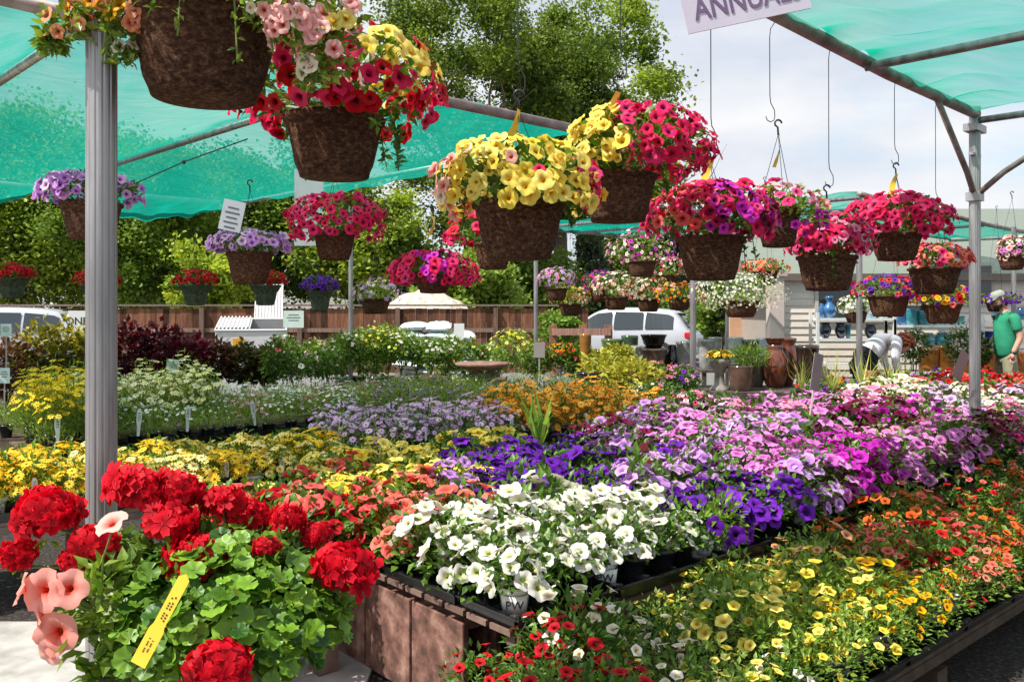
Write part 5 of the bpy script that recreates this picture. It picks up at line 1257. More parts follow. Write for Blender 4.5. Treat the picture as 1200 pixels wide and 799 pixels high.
F8 = Frame(Pd(-40, 0, 9.0).x, 8.9, math.radians(6), .5)
bench(F8, 0, 3.9, 0, 1.4, 'back bench of burgundy and olive foliage plants behind the marguerites')
g8 = 'foliage plants on the back bench'
for i, (px, yt, yb, w_, D, c, lb) in enumerate(((8, 392, 470, 70, 9.1, MB, 'brown-red foliage plant at the frame edge'), (45, 378, 462, 62, 9.4, OL, 'olive yellow foliage plant left of the fluted post'), (78, 376, 462, 60, 9.7, OL, 'olive yellow foliage plant touching the fluted post'), (62, 415, 470, 60, 9.2, MX, 'low mixed brown-green foliage plant under the olive ones'),
        (112, 384, 462, 50, 9.8, OL, 'olive foliage plant hidden behind the fluted post'), (150, 376, 455, 60, 9.9, BU, 'dark burgundy foliage plant right of the fluted post'), (182, 378, 455, 56, 10.1, BU, 'second dark burgundy foliage plant beside the post'), (206, 392, 455, 44, 9.6, BU, 'shorter burgundy foliage plant before the fence'),
        (228, 396, 450, 44, 10.0, ((.09, .006, .02), (.30, .02, .06)), 'wine red foliage plant left of the white bin'), (255, 400, 448, 46, 10.2, MB, 'bronze foliage plant under the white bin'), (284, 404, 450, 46, 10.3, MX, 'dark green and bronze plant below the bin stickers'), (312, 408, 450, 44, 10.4, MX, 'mottled green plant below the bin corner'))):
    shrub('foliage_plant', 'foliage plant', lb, px, yt, yb, w_, D, *c, n=520, ll=.085, zb=.5, seed=i, grp=g8)
COL['lemon'] = (H('e6e04a'), H('f8f690'), H('c0a020'))
for i, (px, yt, yb, w_, D, fl, lb) in enumerate(((322, 396, 448, 30, 9.8, ('red', 'salmon'), 'green geranium with two orange-red heads below the bin'), (346, 412, 448, 50, 10.0, ('blush', 'white', 'pink'), 'pale flowering plant right of the orange-red geranium'), (382, 410, 446, 40, 10.2, ('orchid pink', 'white'), 'green plant with a mauve bloom before the fence'))):
    shrub('flowering_plant', 'flowering plant', lb, px, yt, yb, w_, D, GR_A, GR_B, n=320, ll=.06, zb=.5, flowers=fl, nb=10, bs=.035, seed=20 + i, grp=g8)
g = G(); g.box((0, 0, .07), (.32, .24, .14), (.30, .26, .23)); o = g.build('planter_box', M_PAINT); o.location = (Pd(340, 0, 9.3).x, 9.3, .5); tag(o, 'grey-brown rectangular planter in front of the foliage plants', 'planter')
# pots of white herbs behind the carpet beds
F9 = Frame(Pd(380, 0, 10.6).x, 10.4, math.radians(3), .52)
bench(F9, 0, 3.1, 0, .8, 'back bench carrying green pots of tall daisies and herbs')
for i, (px, yt, fl) in enumerate(((402, 392, ('white', 'cream')), (420, 386, ('white', 'lemon')), (440, 384, ('lemon', 'yellow')), (455, 382, ('lemon', 'yellow')), (470, 388, ('lemon', 'white')), (488, 398, ('white', 'cream')), (505, 400, ('white', 'white')), (524, 394, ('white', 'cream')))):
    shrub('tall_daisy', 'daisy', '%s tall daisy in a dark green pot on the back bench, counted from the bin' % ORD[i], px, yt - 2, 428, 42, 10.7 + .15 * (i % 2), GR_G, GR_B * 1.1, n=420, ll=.055, zb=.52, flowers=fl, nb=44, bs=.024, seed=40 + i, grp='tall daisies in dark green pots', pot=((.02, .06, .045), .10, .19), tm=DAISY_LO)
for i, (px, yt, yb, w_, D, fl, nb, gg, lb) in enumerate((
        (600, 386, 432, 52, 10.5, ('lemon', 'yellow'), 60, (GR_L, GR_M), 'round yellow-green flowering bush beside the birdbath'),
        (658, 402, 428, 42, 12.0, ('orange', 'gold'), 60, (GR_A, GR_B), 'orange flowering bush behind the grey staked card'),
        (705, 412, 462, 54, 9.4, (), 0, ((.20, .20, .02), (.55, .55, .07)), 'lime yellow foliage plant right of the grey card'),
        (742, 420, 466, 64, 9.0, (), 0, ((.20, .20, .02), (.55, .52, .07)), 'lime yellow drooping foliage plant before the glazed pots'),
        (724, 404, 440, 40, 10.0, (), 0, ((.20, .20, .02), (.5, .5, .07)), 'smaller lime yellow plant beside the glazed pots'),
        (768, 424, 466, 56, 9.2, ('pink', 'coral'), 50, (GR_A, GR_B), 'salmon rose flowering plant right of the lime foliage'),
        (798, 426, 466, 44, 9.2, ('pink', 'orchid pink', 'violet'), 50, (GR_A, GR_B), 'rose flowering plant behind the steel post'),
        (770, 448, 480, 60, 8.5, ('white', 'pink'), 20, (GR_A, GR_B * .8), 'dark green plant with few white blooms under the rose ones'),
        (812, 458, 490, 50, 8.0, ('deep pink', 'white', 'pink'), 60, (GR_A, GR_B), 'deep rose flowers at the foot of the steel post'),
        (845, 462, 490, 54, 7.9, ('orchid pink', 'lavender'), 60, (GR_A, GR_B), 'mauve flowers right of the steel post foot'))):
    shrub('flowering_plant' if nb else 'foliage_plant', 'flowering plant' if nb else 'foliage plant', lb, px, yt, yb, w_, D, *[np.array(x) for x in gg], n=420, ll=.075 if not nb else .05, zb=None, flowers=fl, nb=nb, bs=.026, seed=60 + i, grp='bedding between the centre bench and the glazed pots', up=.1)
for i, (px, yt, w_, fl, cc, lb) in enumerate(((335, 394, 44, ('cream',), (GR_A, GR_B), 'dark green bushy plant beside the notice on the fence'), (368, 398, 46, ('pink', 'white'), (GR_L * .8, GR_M), 'light green bushy plant with rose blooms by the thin post'), (398, 400, 44, ('white',), (GR_A, GR_B), 'green bushy plant behind the first tall daisies'),
        (548, 398, 50, ('lemon', 'orange'), (GR_A, GR_B), 'green bushy plant with lemon blooms behind the bird bath'), (574, 404, 40, ('white',), (GR_L, GR_M), 'light green bushy plant between the bird bath and the round bush'), (628, 402, 44, ('gold',), (GR_A, GR_B), 'dark green bushy plant behind the grey staked card'), (676, 400, 40, ('red', 'orange'), (GR_A, GR_B), 'green bushy plant with red blooms below the timber rail'),
        (436, 402, 50, ('lemon',), (GR_A, GR_B), 'dark green bushy plant behind the lemon daisies'), (520, 402, 44, ('pale lilac',), (GR_G, GR_H), 'grey green bushy plant at the end of the white bags'))):
    shrub('bushy_plant', 'bushy plant', lb, px, yt, 442, w_, 11.8, *cc, n=420, ll=.07, flowers=fl, nb=26, bs=.026, seed=140 + i, zb=0, grp='bushy plants standing before the fence')
F10 = Frame(.75, 8.0, math.radians(14), .42)
bench(F10, .3, 2.3, .1, 1.9, 'bench under the lime foliage and rose flowers')
F7 = Frame(3.0, 8.7, math.radians(18), .45)
bench(F7, 0, 3.9, 0, 1.3, 'bench of pansies and lilac petunias in front of the two people')
for i, (px, yt, yb, w_, D, fl, gg, lb) in enumerate((
        (952, 446, 478, 40, 9.0, ('violet', 'red', 'pale lilac'), (GR_A, GR_B), 'mixed pansies beside the slanting grey board'),
        (978, 440, 478, 44, 9.2, ('lavender', 'red', 'gold', 'violet'), (GR_L, GR_M), 'mixed violet and red pansies left of the woman'),
        (1004, 446, 478, 40, 9.3, ('violet', 'lavender', 'pale lilac'), (GR_A, GR_B), 'blue-violet pansies at the foot of the steel post'),
        (1030, 442, 474, 34, 9.6, ('gold', 'yellow'), (GR_L, GR_M), 'gold flowering plant under the woman'),
        (1060, 436, 470, 40, 9.8, ('gold', 'lemon'), (GR_L, GR_M), 'lime and gold plant right of the woman'),
        (1082, 436, 470, 40, 9.4, ('pale lilac', 'lavender'), (GR_A, GR_B), 'lilac petunia plant right of the gold plant'),
        (1105, 432, 470, 44, 9.6, ('pale lilac', 'violet', 'lavender'), (GR_A, GR_B), 'lilac and violet petunia plant near the braced post'),
        (1128, 438, 468, 34, 9.8, (), (GR_L, GR_M), 'bright lime leafy plant left of the braced post'),
        (1152, 436, 470, 40, 9.9, ('lavender', 'violet', 'gold'), (GR_L, GR_B), 'mixed lilac plant right of the braced post'),
        (1188, 438, 470, 44, 10.2, ('salmon', 'cream'), (GR_L, GR_M), 'coral and cream plant under the man'))):
    shrub('bedding_plant', 'bedding plant', lb, px, yt, yb, w_, D, *gg, n=320, ll=.05, flowers=fl, nb=46 if fl else 0, bs=.03, seed=80 + i, grp='bedding plants in front of the two people')
# potted topiary by the shelves
for i, (px, yt, yb, w_) in enumerate(((1071, 385, 424, 34), (1124, 382, 430, 36), (1148, 392, 430, 26))):
    shrub('potted_shrub', 'shrub', ('round dark green potted shrub beside the woman', 'dark feathery potted shrub left of the braced post', 'dark potted shrub right of the braced post')[i], px, yt, yb, w_, 12.4, (.03, .06, .012), (.12, .18, .03), n=420, ll=.06, zb=.0, seed=100 + i, pot=((.30, .12, .05), .15, .32))
# ------------------------------------------------------------------ glazed pots, urns, bird bath, lantern
def pot(label, px, ytop, ybot, wpx, D, col, kind='bowl', grp='glazed pots', name='glazed_pot'):
    p = Pd(px, ybot, D); s = D / FPX; r = wpx * s / 2; h = (ybot - ytop) * s
    P = {'bowl': [(.5, 0), (.62, .05), (.8, .35), (.92, .75), (1.0, .9), (1.04, .94), (1.03, 1), (.94, 1), (.9, .9), (.6, .3), (.001, .28)],
         'urn': [(.42, 0), (.5, .04), (.86, .35), (.92, .55), (.72, .80), (.62, .86), (.78, .95), (.8, 1), (.7, 1), (.55, .86), (.001, .8)],
         'jar': [(.5, 0), (.75, .1), (1, .45), (.96, .68), (.62, .86), (.56, .92), (.66, 1), (.56, 1), (.5, .9), (.001, .8)],
         'cylinder': [(.72, 0), (.8, .05), (.9, .5), (1, .95), (1, 1), (.92, 1), (.88, .9), (.001, .86)],
         'vase': [(.4, 0), (.46, .04), (.95, .35), (.85, .5), (.35, .68), (.32, .78), (.55, .9), (.5, 1), (.4, 1), (.2, .8), (.001, .75)],
         'ped': [(.85, 0), (.85, .06), (.5, .16), (.42, .5), (.55, .62), (.98, .82), (1.05, .9), (1.05, 1), (.95, 1), (.7, .85), (.001, .8)]}[kind]
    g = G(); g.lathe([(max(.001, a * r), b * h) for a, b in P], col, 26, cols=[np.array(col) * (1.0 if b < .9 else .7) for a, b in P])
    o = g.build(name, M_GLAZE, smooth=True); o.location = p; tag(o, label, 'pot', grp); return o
GL = (.12, .18, .06); DG = (.06, .11, .055); BK = (.012, .010, .010); BR = (.16, .045, .022); OB = (.34, .15, .03); GY = (.36, .36, .34)
def table(label, px0, px1, D, z, dep=.8, col=(.12, .11, .10)):
    x0, x1 = Pd(px0, 0, D).x, Pd(px1, 0, D).x; t = thing('display_table', label, 'table', ((x0 + x1) / 2, D + dep / 2, 0)); L = x1 - x0
    g = G(); g.box((0, 0, z - .02), (L, dep, .04), col); g.build('top', M_WOOD, t)
    for sx in (-1, 1):
        for sy in (-1, 1): g = G(); g.box((sx * (L / 2 - .05), sy * (dep / 2 - .05), (z - .04) / 2), (.06, .06, z - .04), col); g.build('leg', M_WOOD, t)
table('low dark table carrying the green and brown glazed pots', 672, 808, 11.4, .62, .9)
def pz(D, z): return HOR + (EYE - z) * FPX / D
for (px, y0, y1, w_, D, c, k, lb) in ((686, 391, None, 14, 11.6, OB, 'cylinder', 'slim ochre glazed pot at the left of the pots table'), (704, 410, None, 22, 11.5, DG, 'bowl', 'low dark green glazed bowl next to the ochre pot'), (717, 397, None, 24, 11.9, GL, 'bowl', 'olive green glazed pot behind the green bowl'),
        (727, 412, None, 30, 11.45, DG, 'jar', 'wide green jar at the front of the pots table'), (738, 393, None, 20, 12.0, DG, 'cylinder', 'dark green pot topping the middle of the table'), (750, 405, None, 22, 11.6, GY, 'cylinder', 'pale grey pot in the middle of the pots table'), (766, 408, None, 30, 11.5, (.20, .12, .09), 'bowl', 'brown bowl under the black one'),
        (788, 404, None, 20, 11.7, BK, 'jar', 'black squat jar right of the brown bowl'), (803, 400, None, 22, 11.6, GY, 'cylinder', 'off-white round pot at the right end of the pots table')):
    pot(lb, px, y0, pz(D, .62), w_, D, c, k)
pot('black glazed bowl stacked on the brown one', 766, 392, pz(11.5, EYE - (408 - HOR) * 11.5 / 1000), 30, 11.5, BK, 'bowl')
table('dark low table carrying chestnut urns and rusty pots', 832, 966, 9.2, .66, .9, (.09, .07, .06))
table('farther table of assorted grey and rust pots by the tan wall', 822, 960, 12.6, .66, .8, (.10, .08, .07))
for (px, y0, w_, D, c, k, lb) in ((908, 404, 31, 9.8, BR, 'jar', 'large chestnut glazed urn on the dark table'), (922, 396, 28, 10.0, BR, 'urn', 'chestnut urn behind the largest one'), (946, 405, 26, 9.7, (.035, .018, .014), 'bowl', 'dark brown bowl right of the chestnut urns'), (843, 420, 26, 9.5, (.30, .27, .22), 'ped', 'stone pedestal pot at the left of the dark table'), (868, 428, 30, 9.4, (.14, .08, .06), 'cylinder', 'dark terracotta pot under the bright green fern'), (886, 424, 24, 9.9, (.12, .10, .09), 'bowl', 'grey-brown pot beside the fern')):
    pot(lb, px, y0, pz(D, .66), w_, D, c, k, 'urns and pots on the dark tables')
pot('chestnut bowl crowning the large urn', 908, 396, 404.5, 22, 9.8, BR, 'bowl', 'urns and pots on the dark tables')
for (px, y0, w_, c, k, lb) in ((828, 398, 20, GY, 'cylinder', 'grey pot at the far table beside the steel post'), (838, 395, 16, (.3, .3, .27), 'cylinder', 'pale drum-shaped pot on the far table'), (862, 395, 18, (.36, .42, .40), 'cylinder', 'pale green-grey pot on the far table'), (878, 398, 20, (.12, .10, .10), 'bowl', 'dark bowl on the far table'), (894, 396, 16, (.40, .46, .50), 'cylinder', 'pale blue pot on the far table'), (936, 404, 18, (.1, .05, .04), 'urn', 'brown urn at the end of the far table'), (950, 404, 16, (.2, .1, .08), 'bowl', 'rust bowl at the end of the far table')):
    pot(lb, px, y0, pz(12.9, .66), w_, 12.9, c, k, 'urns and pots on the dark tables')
shrub('fern', 'fern', 'bright green fern in the terracotta pot on the dark table', 878, 404, 430, 44, 9.6, GR_L * .8, GR_M, n=380, ll=.07, wide=.4, seed=5)
shrub('flowering_plant', 'flowering plant', 'golden flowers in the stone pedestal pot', 843, 410, 424, 30, 9.5, GR_A, GR_B, n=120, ll=.04, flowers=('gold', 'yellow'), nb=46, bs=.025, seed=6)
# bird bath
p = Pd(565, 0, 9.9); t = thing('bird_bath', 'brown stone bird bath with a wide shallow dish', 'bird bath', (p.x, 9.9, 0))
g = G(); g.lathe([(.17, 0), (.17, .05), (.09, .12), (.07, .6), (.11, .82)], n=24, closed=False); g.build('pedestal', M_STONE, t, True)
g = G(); g.lathe([(.001, .82), (.11, .82), (.2, .86), (.30, .90), (.315, .925), (.30, .94), (.2, .91), (.001, .89)], n=32); g.build('dish', simple('rust_brown_stone', (.16, .08, .055), (.28, .16, .12), 12, .8), t, True)
# stone lantern on the bench end
D = 7.9; p = Pd(789, 500, D); t = thing('stone_lantern', 'squat dark stone garden lantern with a curved cap on splayed feet', 'lantern', tuple(p)); s = D / FPX
g = G(); g.lathe([(.001, .245), (.02, .245), (.03, .215), (.10, .195), (.175, .165), (.18, .15), (.10, .15), (.001, .15)], n=24); g.build('cap', M_STONE, t, True)
g = G(); g.lathe([(.09, .05), (.11, .09), (.10, .15)], n=6, closed=True); g.build('light_box', M_STONE, t)
for k in range(4):
    a = k * math.pi / 2 + .5; g = G(); g.tube([(math.cos(a) * .07, math.sin(a) * .07, .07), (math.cos(a) * .12, math.sin(a) * .12, .05), (math.cos(a) * .14, math.sin(a) * .14, -.0)], [.03, .028, .02], n=8); g.build('foot', M_STONE, t, True)
p2 = Pd(789, 500, D); g = G(); g.box((0, 0, p2.z / 2 - .002), (.42, .42, p2.z - .004)); o = g.build('stone_plinth', M_CONC); o.location = (p2.x, D, 0); tag(o, 'low concrete plinth under the dark stone lantern', 'plinth')
p = Pd(680, 445, 9.2); pot('dark stone bowl behind the orange daisies', 688, 436, 452, 28, 9.2, (.05, .04, .04), 'bowl', 'stone bowls')
# ------------------------------------------------------------------ shelves by the shop with pots
SD = 14.4
def shelf(label, px0, px1, ys):
    x0, x1 = Pd(px0, 0, SD).x, Pd(px1, 0, SD).x; t = thing('shelf_unit', label, 'shelf', ((x0 + x1) / 2, SD, 0), group='white shelves along the shop wall'); L = x1 - x0
    for y in ys:
        z = Pd(0, y, SD).z; g = G(); g.box((0, 0, z - .015), (L, .38, .04), (.72, .72, .70)); g.build('shelf_board', M_PAINT, t)
    zt = Pd(0, ys[0], SD).z
    for sx in (-1, 1):
        for sy in (-1, 1): g = G(); g.box((sx * (L / 2 + .03), sy * .17, (zt + .1) / 2), (.045, .045, zt + .1), (.66, .66, .64)); g.build('upright', M_PAINT, t)
shelf('white shelf unit left of the woman, with navy and blue vases', 956, 1041, (373, 397, 425))
shelf('white shelf unit of turquoise pots behind the round shrub', 1045, 1136, (381, 407, 436))
shelf('white shelf unit behind the man', 1147, 1215, (375, 400, 430))
BL = (.05, .16, .36); TQ = (.05, .26, .32); NV = (.012, .015, .05); PB = (.22, .36, .46); OR = (.50, .17, .03)
sp = [(972, 347, 373, 18, BL, 'vase'), (963, 356, 373, 8, BL, 'jar'), (996, 350, 373, 14, (.5, .56, .5), 'urn'), (1020, 352, 373, 16, PB, 'cylinder'), (1032, 366, 373, 12, (.6, .6, .62), 'bowl'),
      (967, 378, 396, 15, NV, 'urn'), (985, 378, 396, 15, NV, 'urn'), (994, 380, 396, 6, TQ, 'cylinder'), (1020, 380, 396, 15, NV, 'urn'),
      (1056, 355, 381, 14, BL, 'cylinder'), (1066, 362, 381, 18, TQ, 'cylinder'), (1082, 364, 381, 16, TQ, 'cylinder'), (1101, 366, 381, 22, (.16, .42, .46), 'bowl'), (1117, 370, 381, 9, TQ, 'cylinder'), (1126, 370, 381, 9, (.2, .45, .46), 'cylinder'),
      (1088, 390, 407, 16, (.1, .3, .34), 'jar'), (1104, 390, 407, 20, TQ, 'jar'), (1155, 388, 400, 22, (.01, .03, .25), 'bowl'), (1166, 364, 375, 10, PB, 'bowl'), (1196, 360, 375, 12, BL, 'jar')]
for i, (px, y0, y1, w_, c, k) in enumerate(sp):
    kw = {BL: 'blue', TQ: 'turquoise', NV: 'navy', PB: 'pale blue'}.get(c, 'pale green' if c[1] > .4 else 'teal' if c[1] > .2 else 'cobalt')
    kk = {'vase': 'long-necked jug', 'jar': 'round jar', 'urn': 'shouldered vase', 'cylinder': 'tall pot', 'bowl': 'low bowl'}[k]
    sh = 'first' if px < 1042 else 'second' if px < 1140 else 'third'; lev = 'top' if y0 < 375 else 'middle'
    n_ = sum(1 for q in sp[:i] if (q[0] < 1042) == (px < 1042) and (q[0] < 1140) == (px < 1140) and (q[1] < 375) == (y0 < 375))
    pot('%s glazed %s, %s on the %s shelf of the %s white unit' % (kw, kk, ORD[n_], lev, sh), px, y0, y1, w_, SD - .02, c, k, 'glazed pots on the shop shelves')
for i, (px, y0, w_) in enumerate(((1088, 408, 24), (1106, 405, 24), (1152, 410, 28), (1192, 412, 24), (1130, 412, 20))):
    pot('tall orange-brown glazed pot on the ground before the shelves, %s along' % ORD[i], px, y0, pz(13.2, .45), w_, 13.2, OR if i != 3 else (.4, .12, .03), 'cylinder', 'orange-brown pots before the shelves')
table('low slab under the orange-brown pots', 1072, 1212, 12.9, .45, .6)
pot('terracotta pot in the hands of the bending woman', 1021, 434, 451, 22, 10.6, (.52, .17, .06), 'cylinder', 'pots being picked')
pot('black plastic pot beside the terracotta one under the woman', 1036, 440, 462, 16, 10.3, BK, 'cylinder', 'pots being picked')

# ------------------------------------------------------------------ people
def skin(name, pts, edges, mat_, parent, sub=2, col=None, root=0):
    me = bpy.data.meshes.new(name); me.from_pydata([p[:3] for p in pts], edges, []); o = bpy.data.objects.new(name, me); C.objects.link(o)
    m = o.modifiers.new('skin', 'SKIN'); m.use_smooth_shade = True; m.branch_smoothing = .6
    for i, v in enumerate(me.skin_vertices[0].data):
        r = pts[i][3]; v.radius = r if isinstance(r, tuple) else (r, r); v.use_root = (i == root)
    s = o.modifiers.new('sub', 'SUBSURF'); s.levels = sub; s.render_levels = sub
    dg = bpy.context.evaluated_depsgraph_get(); me2 = bpy.data.meshes.new_from_object(o.evaluated_get(dg)); bpy.data.objects.remove(o)
    me2.materials.clear(); me2.materials.append(mat_)
    a = me2.color_attributes.get('Col') or me2.color_attributes.new('Col', 'FLOAT_COLOR', 'POINT')
    a.data.foreach_set('color', np.tile(np.array([*col, 1.0], dtype='f'), len(me2.vertices)))
    return link(name, me2, parent)
def chain(L): return [(i, i + 1) for i in range(len(L) - 1)]
SK = (.55, .30, .21); M_HAIR = attr_mat('hair', .6, 0, .4, 60, (.5, 1.3), bmp=.5)
def head(t, c, yaw, pitch, R=.1):
    """face looks along -Y before rotation"""
    e = bpy.data.objects.new('tmp', None)
    def T(p): 
        v = Vector(p); v = Matrix.Rotation(pitch, 3, 'X') @ v; v = Matrix.Rotation(yaw, 3, 'Z') @ v; return Vector(c) + v
    g = G(); n = 24; V = []
    prof = [(.0, -.118, .02), (.045, -.112, -.025), (.062, -.08, -.018), (.072, -.04, -.01), (.078, 0, 0), (.080, .04, .004), (.074, .08, .008), (.05, .108, .01), (.001, .12, .01)]
    for (r, z, yo) in prof:
        for k in range(n):
            a = 2 * math.pi * k / n; V.append(T((r * math.cos(a), (r * 1.2) * math.sin(a) + yo, z)))
    F = [(i * n + k, i * n + (k + 1) % n, (i + 1) * n + (k + 1) % n, (i + 1) * n + k) for i in range(len(prof) - 1) for k in range(n)]
    g.add([tuple(v) for v in V], F, SK)
    g.add([tuple(T(p)) for p in ((-.014, -.088, -.02), (.014, -.088, -.02), (0, -.122, -.018), (0, -.09, .035), (0, -.09, -.032))], [(0, 2, 3), (2, 1, 3), (0, 4, 2), (4, 1, 2)], np.array(SK) * .95)
    for sg in (-1, 1):
        g.tube([T((sg * .03 - .012, -.088, .018)), T((sg * .03, -.094, .02)), T((sg * .03 + .012, -.088, .018))], .006, (.05, .03, .02), 6)
        g.lathe([(.001, -.03), (.016, -.02), (.02, 0), (.016, .022), (.001, .03)], SK, 8, c=tuple(T((sg * .083, .01, 0))))
    g.tube([T((-.022, -.09, -.058)), T((0, -.097, -.056)), T((.022, -.09, -.058))], .005, (.35, .10, .09), 6)
    return g, T
def hand(g, wrist, d, side, open_=.5):
    d = Vector(d).normalized(); s = Vector(side).normalized(); nrm = d.cross(s)
    w_ = Vector(wrist); g.tube([w_, w_ + d * .035, w_ + d * .085], [.022, .034, .034], SK, 8)
    for k in range(4):
        b = w_ + d * .08 + s * (-.028 + .0185 * k); L = (.062, .075, .07, .052)[k]
        g.tube([b, b + d * L * .5 + nrm * .01, b + d * L * .85 + nrm * .03 * open_ * 2, b + d * L + nrm * .05 * open_], [.0095, .009, .008, .006], SK, 6)
    b = w_ + d * .03 - s * .03; g.tube([b, b - s * .025 + d * .02, b - s * .03 + d * .055], [.011, .010, .008], SK, 6)
# man, seen from his right side facing left and looking down
mx_, my_ = Pd(1180, 0, 12.4).x, 12.4
t = thing('person', 'man in a green t-shirt, khaki shorts and grey cap looking down at the flowers', 'person', (mx_, my_, 0), 0)
# figure faces -X
bp = [(0, 0, .95, (.15, .12)), (-.01, 0, 1.12, (.155, .14)), (-.02, 0, 1.30, (.14, .15)), (-.01, 0, 1.44, (.08, .12)), (-.03, 0, 1.54, .06), (-.07, 0, 1.62, .058)]
pts = list(bp); ed = chain(bp)
def addl(p0, L):
    k = len(pts); pts.extend(L); ed.append((p0, k)); ed.extend([(k + i, k + i + 1) for i in range(len(L) - 1)])
for sg in (-1, 1):
    addl(0, [(.0, sg * .10, .88, .095), (-.01, sg * .11, .50, .062), (.02, sg * .11, .28, .055), (.03, sg * .11, .08, .038), (-.10, sg * .12, .035, .032), (-.16, sg * .12, .03, .025)])
    addl(3, [(.0, sg * .20, 1.43, .062), (.05, sg * .25, 1.15, .047), (-.06, sg * .25, .93, .034)] if sg < 0 else [(.0, sg * .20, 1.43, .062), (-.02, sg * .24, 1.15, .047), (-.20, sg * .2, 1.0, .034)])
skin('body', pts, ed, M_SKIN, t, col=SK)
tp = [(0, 0, .84, (.175, .165)), (-.01, 0, .95, (.18, .165)), (-.03, 0, 1.10, (.20, .175)), (-.03, 0, 1.30, (.18, .195)), (-.0, 0, 1.44, (.13, .17)), (-.02, 0, 1.53, (.075, .08))]
pts = list(tp); ed = chain(tp)
for sg in (-1, 1): addl(4, [(.0, sg * .13, 1.46, .10), (.0, sg * .205, 1.42, .078), (.02, sg * .24, 1.22, .072)])
skin('shirt', pts, ed, M_CLOTH, t, col=H('2f8a68'))
pts = [(0, 0, .96, (.16, .14)), (0, 0, .86, (.15, .15))]; ed = [(0, 1)]
for sg in (-1, 1): addl(1, [(.0, sg * .10, .78, .115), (-.01, sg * .11, .56, .10)])
skin('shorts', pts, ed, M_CLOTH, t, col=H('8c8a70'))
g, T = head(t, (-.12, 0, 1.70), math.radians(-90), math.radians(24))
hand(g, (-.06, -.25, .93), (-.1, 0, -1), (1, 0, 0)); hand(g, (-.20, .2, 1.0), (-.8, 0, -.3), (0, 1, 0)); g.build('head_and_hands', M_SKIN, t, True)
g = G(); V = []; n = 20
for (r, z) in ((.088, .025), (.092, .05), (.086, .09), (.06, .122), (.001, .132)):
    for k in range(n): a = 2 * math.pi * k / n; V.append(tuple(T((r * math.cos(a), r * 1.18 * math.sin(a) + .005, z))))
g.add(V, [(i * n + k, i * n + (k + 1) % n, (i + 1) * n + (k + 1) % n, (i + 1) * n + k) for i in range(4) for k in range(n)], H('9aa093'))
V = [tuple(T((x, -.09 - .085 * math.cos(x * 18) , .045 - .02 * math.cos(x * 18)))) for x in np.linspace(-.075, .075, 9)] + [tuple(T((x, -.075 * math.cos(x * 9), .045))) for x in np.linspace(-.075, .075, 9)]
g.add(V, [(k, k + 1, 10 + k, 9 + k) for k in range(8)], H('b8b4a8')); o = g.build('cap', M_CLOTH, t, True); sm = o.modifiers.new('s', 'SOLIDIFY'); sm.thickness = .004
g = G(); 
V = []
for (r, z) in ((.0865, -.045), (.087, -.01), (.088, .03)):
    for k in range(13): a = math.radians(-10 + 200 * k / 12); V.append(tuple(T((r * math.cos(a), r * 1.18 * math.sin(a) + .008, z))))
g.add(V, [(i * 13 + k, i * 13 + k + 1, (i + 1) * 13 + k + 1, (i + 1) * 13 + k) for i in range(2) for k in range(12)], (.06, .04, .03)); g.build('hair', M_HAIR, t, True)
g = G(); V = []
for (r, z, yo) in ((.050, -.118, -.022), (.068, -.095, -.020), (.076, -.06, -.014)):
    for k in range(13): a = math.radians(180 + 180 * k / 12); V.append(tuple(T((r * math.cos(a), r * 1.2 * math.sin(a) + yo, z))))
g.add(V, [(i * 13 + k, i * 13 + k + 1, (i + 1) * 13 + k + 1, (i + 1) * 13 + k) for i in range(2) for k in range(12)], (.07, .045, .035)); g.build('beard', M_HAIR, t, True)
for sg in (-1, 1):
    g = G(); g.box((-.04, sg * .115, .045), (.27, .10, .09), (.1, .1, .1)); o = g.build('shoe', M_CLOTH, t); bv = o.modifiers.new('b', 'BEVEL'); bv.width = .03; bv.segments = 3
g = G(); g.tube([(-.05, -.25, .945), (-.062, -.25, .925)], .038, (.02, .02, .02), 12); g.build('wrist_watch', M_PAINT, t)
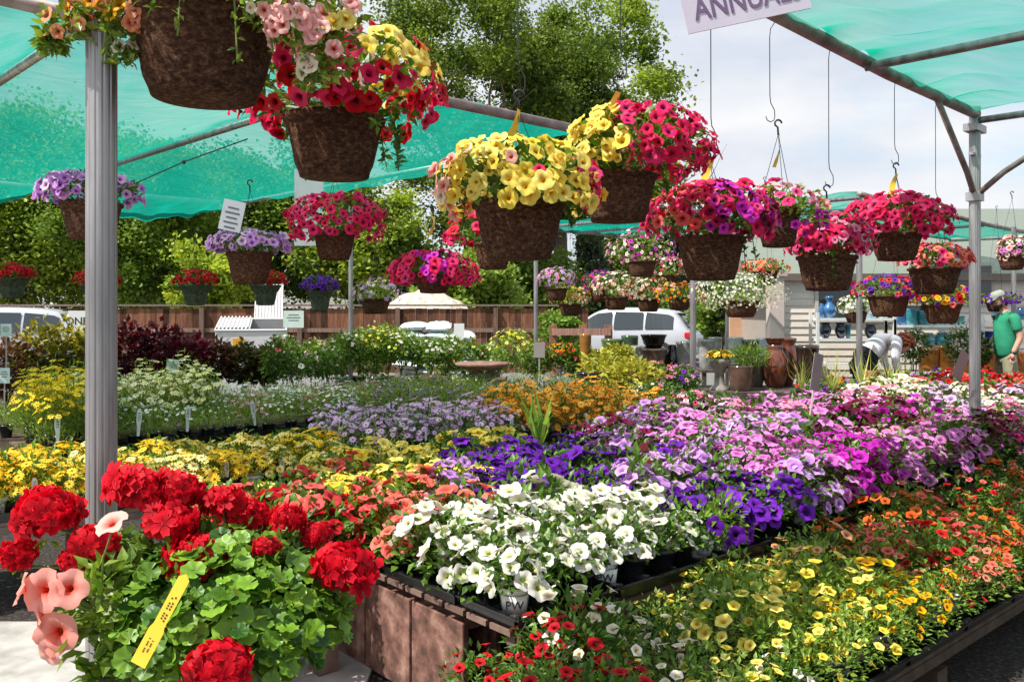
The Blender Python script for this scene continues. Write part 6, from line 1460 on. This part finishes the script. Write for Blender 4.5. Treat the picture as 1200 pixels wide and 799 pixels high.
# woman bending over to the right
wx_, wy_ = Pd(1014, 0, 11.0).x, 11.0
t = thing('person', 'woman with curly red-brown hair and white long-sleeved top bending over a pot', 'person', (wx_, wy_, 0), 0)
pts = [(0, 0, .88, (.11, .12)), (.10, 0, 1.04, (.10, .11)), (.22, 0, 1.16, (.10, .12)), (.32, 0, 1.19, (.075, .10)), (.38, 0, 1.17, .05), (.42, 0, 1.14, .05)]; ed = chain(pts)
for sg in (-1, 1):
    addl(0, [(-.02, sg * .10, .78, .075), (.03, sg * .10, .46, .06), (-.03, sg * .10, .1, .04), (.10, sg * .11, .03, .03)])
    addl(3, [(.33, sg * .17, 1.15, .052), (.30, sg * .19, .92, .042), (.38, sg * .12, .72, .03)])
skin('body', pts, ed, M_SKIN, t, col=SK)
pts = [(.03, 0, .95, (.135, .15)), (.10, 0, 1.04, (.135, .145)), (.21, 0, 1.155, (.14, .155)), (.32, 0, 1.19, (.11, .135)), (.37, 0, 1.17, .06)]; ed = chain(pts)
for sg in (-1, 1): addl(3, [(.33, sg * .13, 1.17, .085), (.33, sg * .18, 1.14, .075), (.30, sg * .19, .92, .058), (.37, sg * .125, .75, .045)])
skin('top', pts, ed, M_CLOTH, t, col=(.72, .72, .76))
g = G(); TC = (.012, .012, .016)
g.tube([(.07, 0, 1.0), (.0, 0, .93), (-.03, 0, .84), (-.02, 0, .74)], [.13, .165, .18, .17], TC, 18)
for sg in (-1, 1): g.tube([(-.02, sg * .085, .86), (-.01, sg * .09, .70), (.03, sg * .10, .46), (-.03, sg * .10, .12)], [.12, .115, .088, .07], TC, 14)
g.build('trousers', M_CLOTH, t, True)
g, T = head(t, (.50, 0, 1.12), math.radians(90), math.radians(52))
hand(g, (.38, .12, .72), (.3, -.1, -1), (0, 1, 0)); hand(g, (.38, -.12, .72), (.3, .1, -1), (0, -1, 0)); g.build('head_and_hands', M_SKIN, t, True)
rng = np.random.default_rng(8); g = G()
for k in range(260):
    d = dome_dirs(1, -.35, rng)[0]
    if d[1] < -.45 and d[2] < .35: continue
    c_ = Vector((d[0] * .108, d[1] * .12 + .012, d[2] * .135)); ph = rng.uniform(0, 6)
    pl = [T(tuple(c_ + Vector((math.cos(ph + a) * .014, math.sin(ph + a) * .014, -.006 * a)))) for a in (0, 1.2, 2.4, 3.6, 4.8)]
    g.tube(pl, [.009, .011, .011, .01, .005], np.array((.30, .085, .03)) * rng.uniform(.6, 1.3), 5)
g.build('hair', M_HAIR, t, True)
for sg in (-1, 1):
    g = G(); g.box((.04, sg * .105, .04), (.25, .09, .08), (.05, .05, .05)); o = g.build('shoe', M_CLOTH, t); bv = o.modifiers.new('b', 'BEVEL'); bv.width = .03; bv.segments = 3
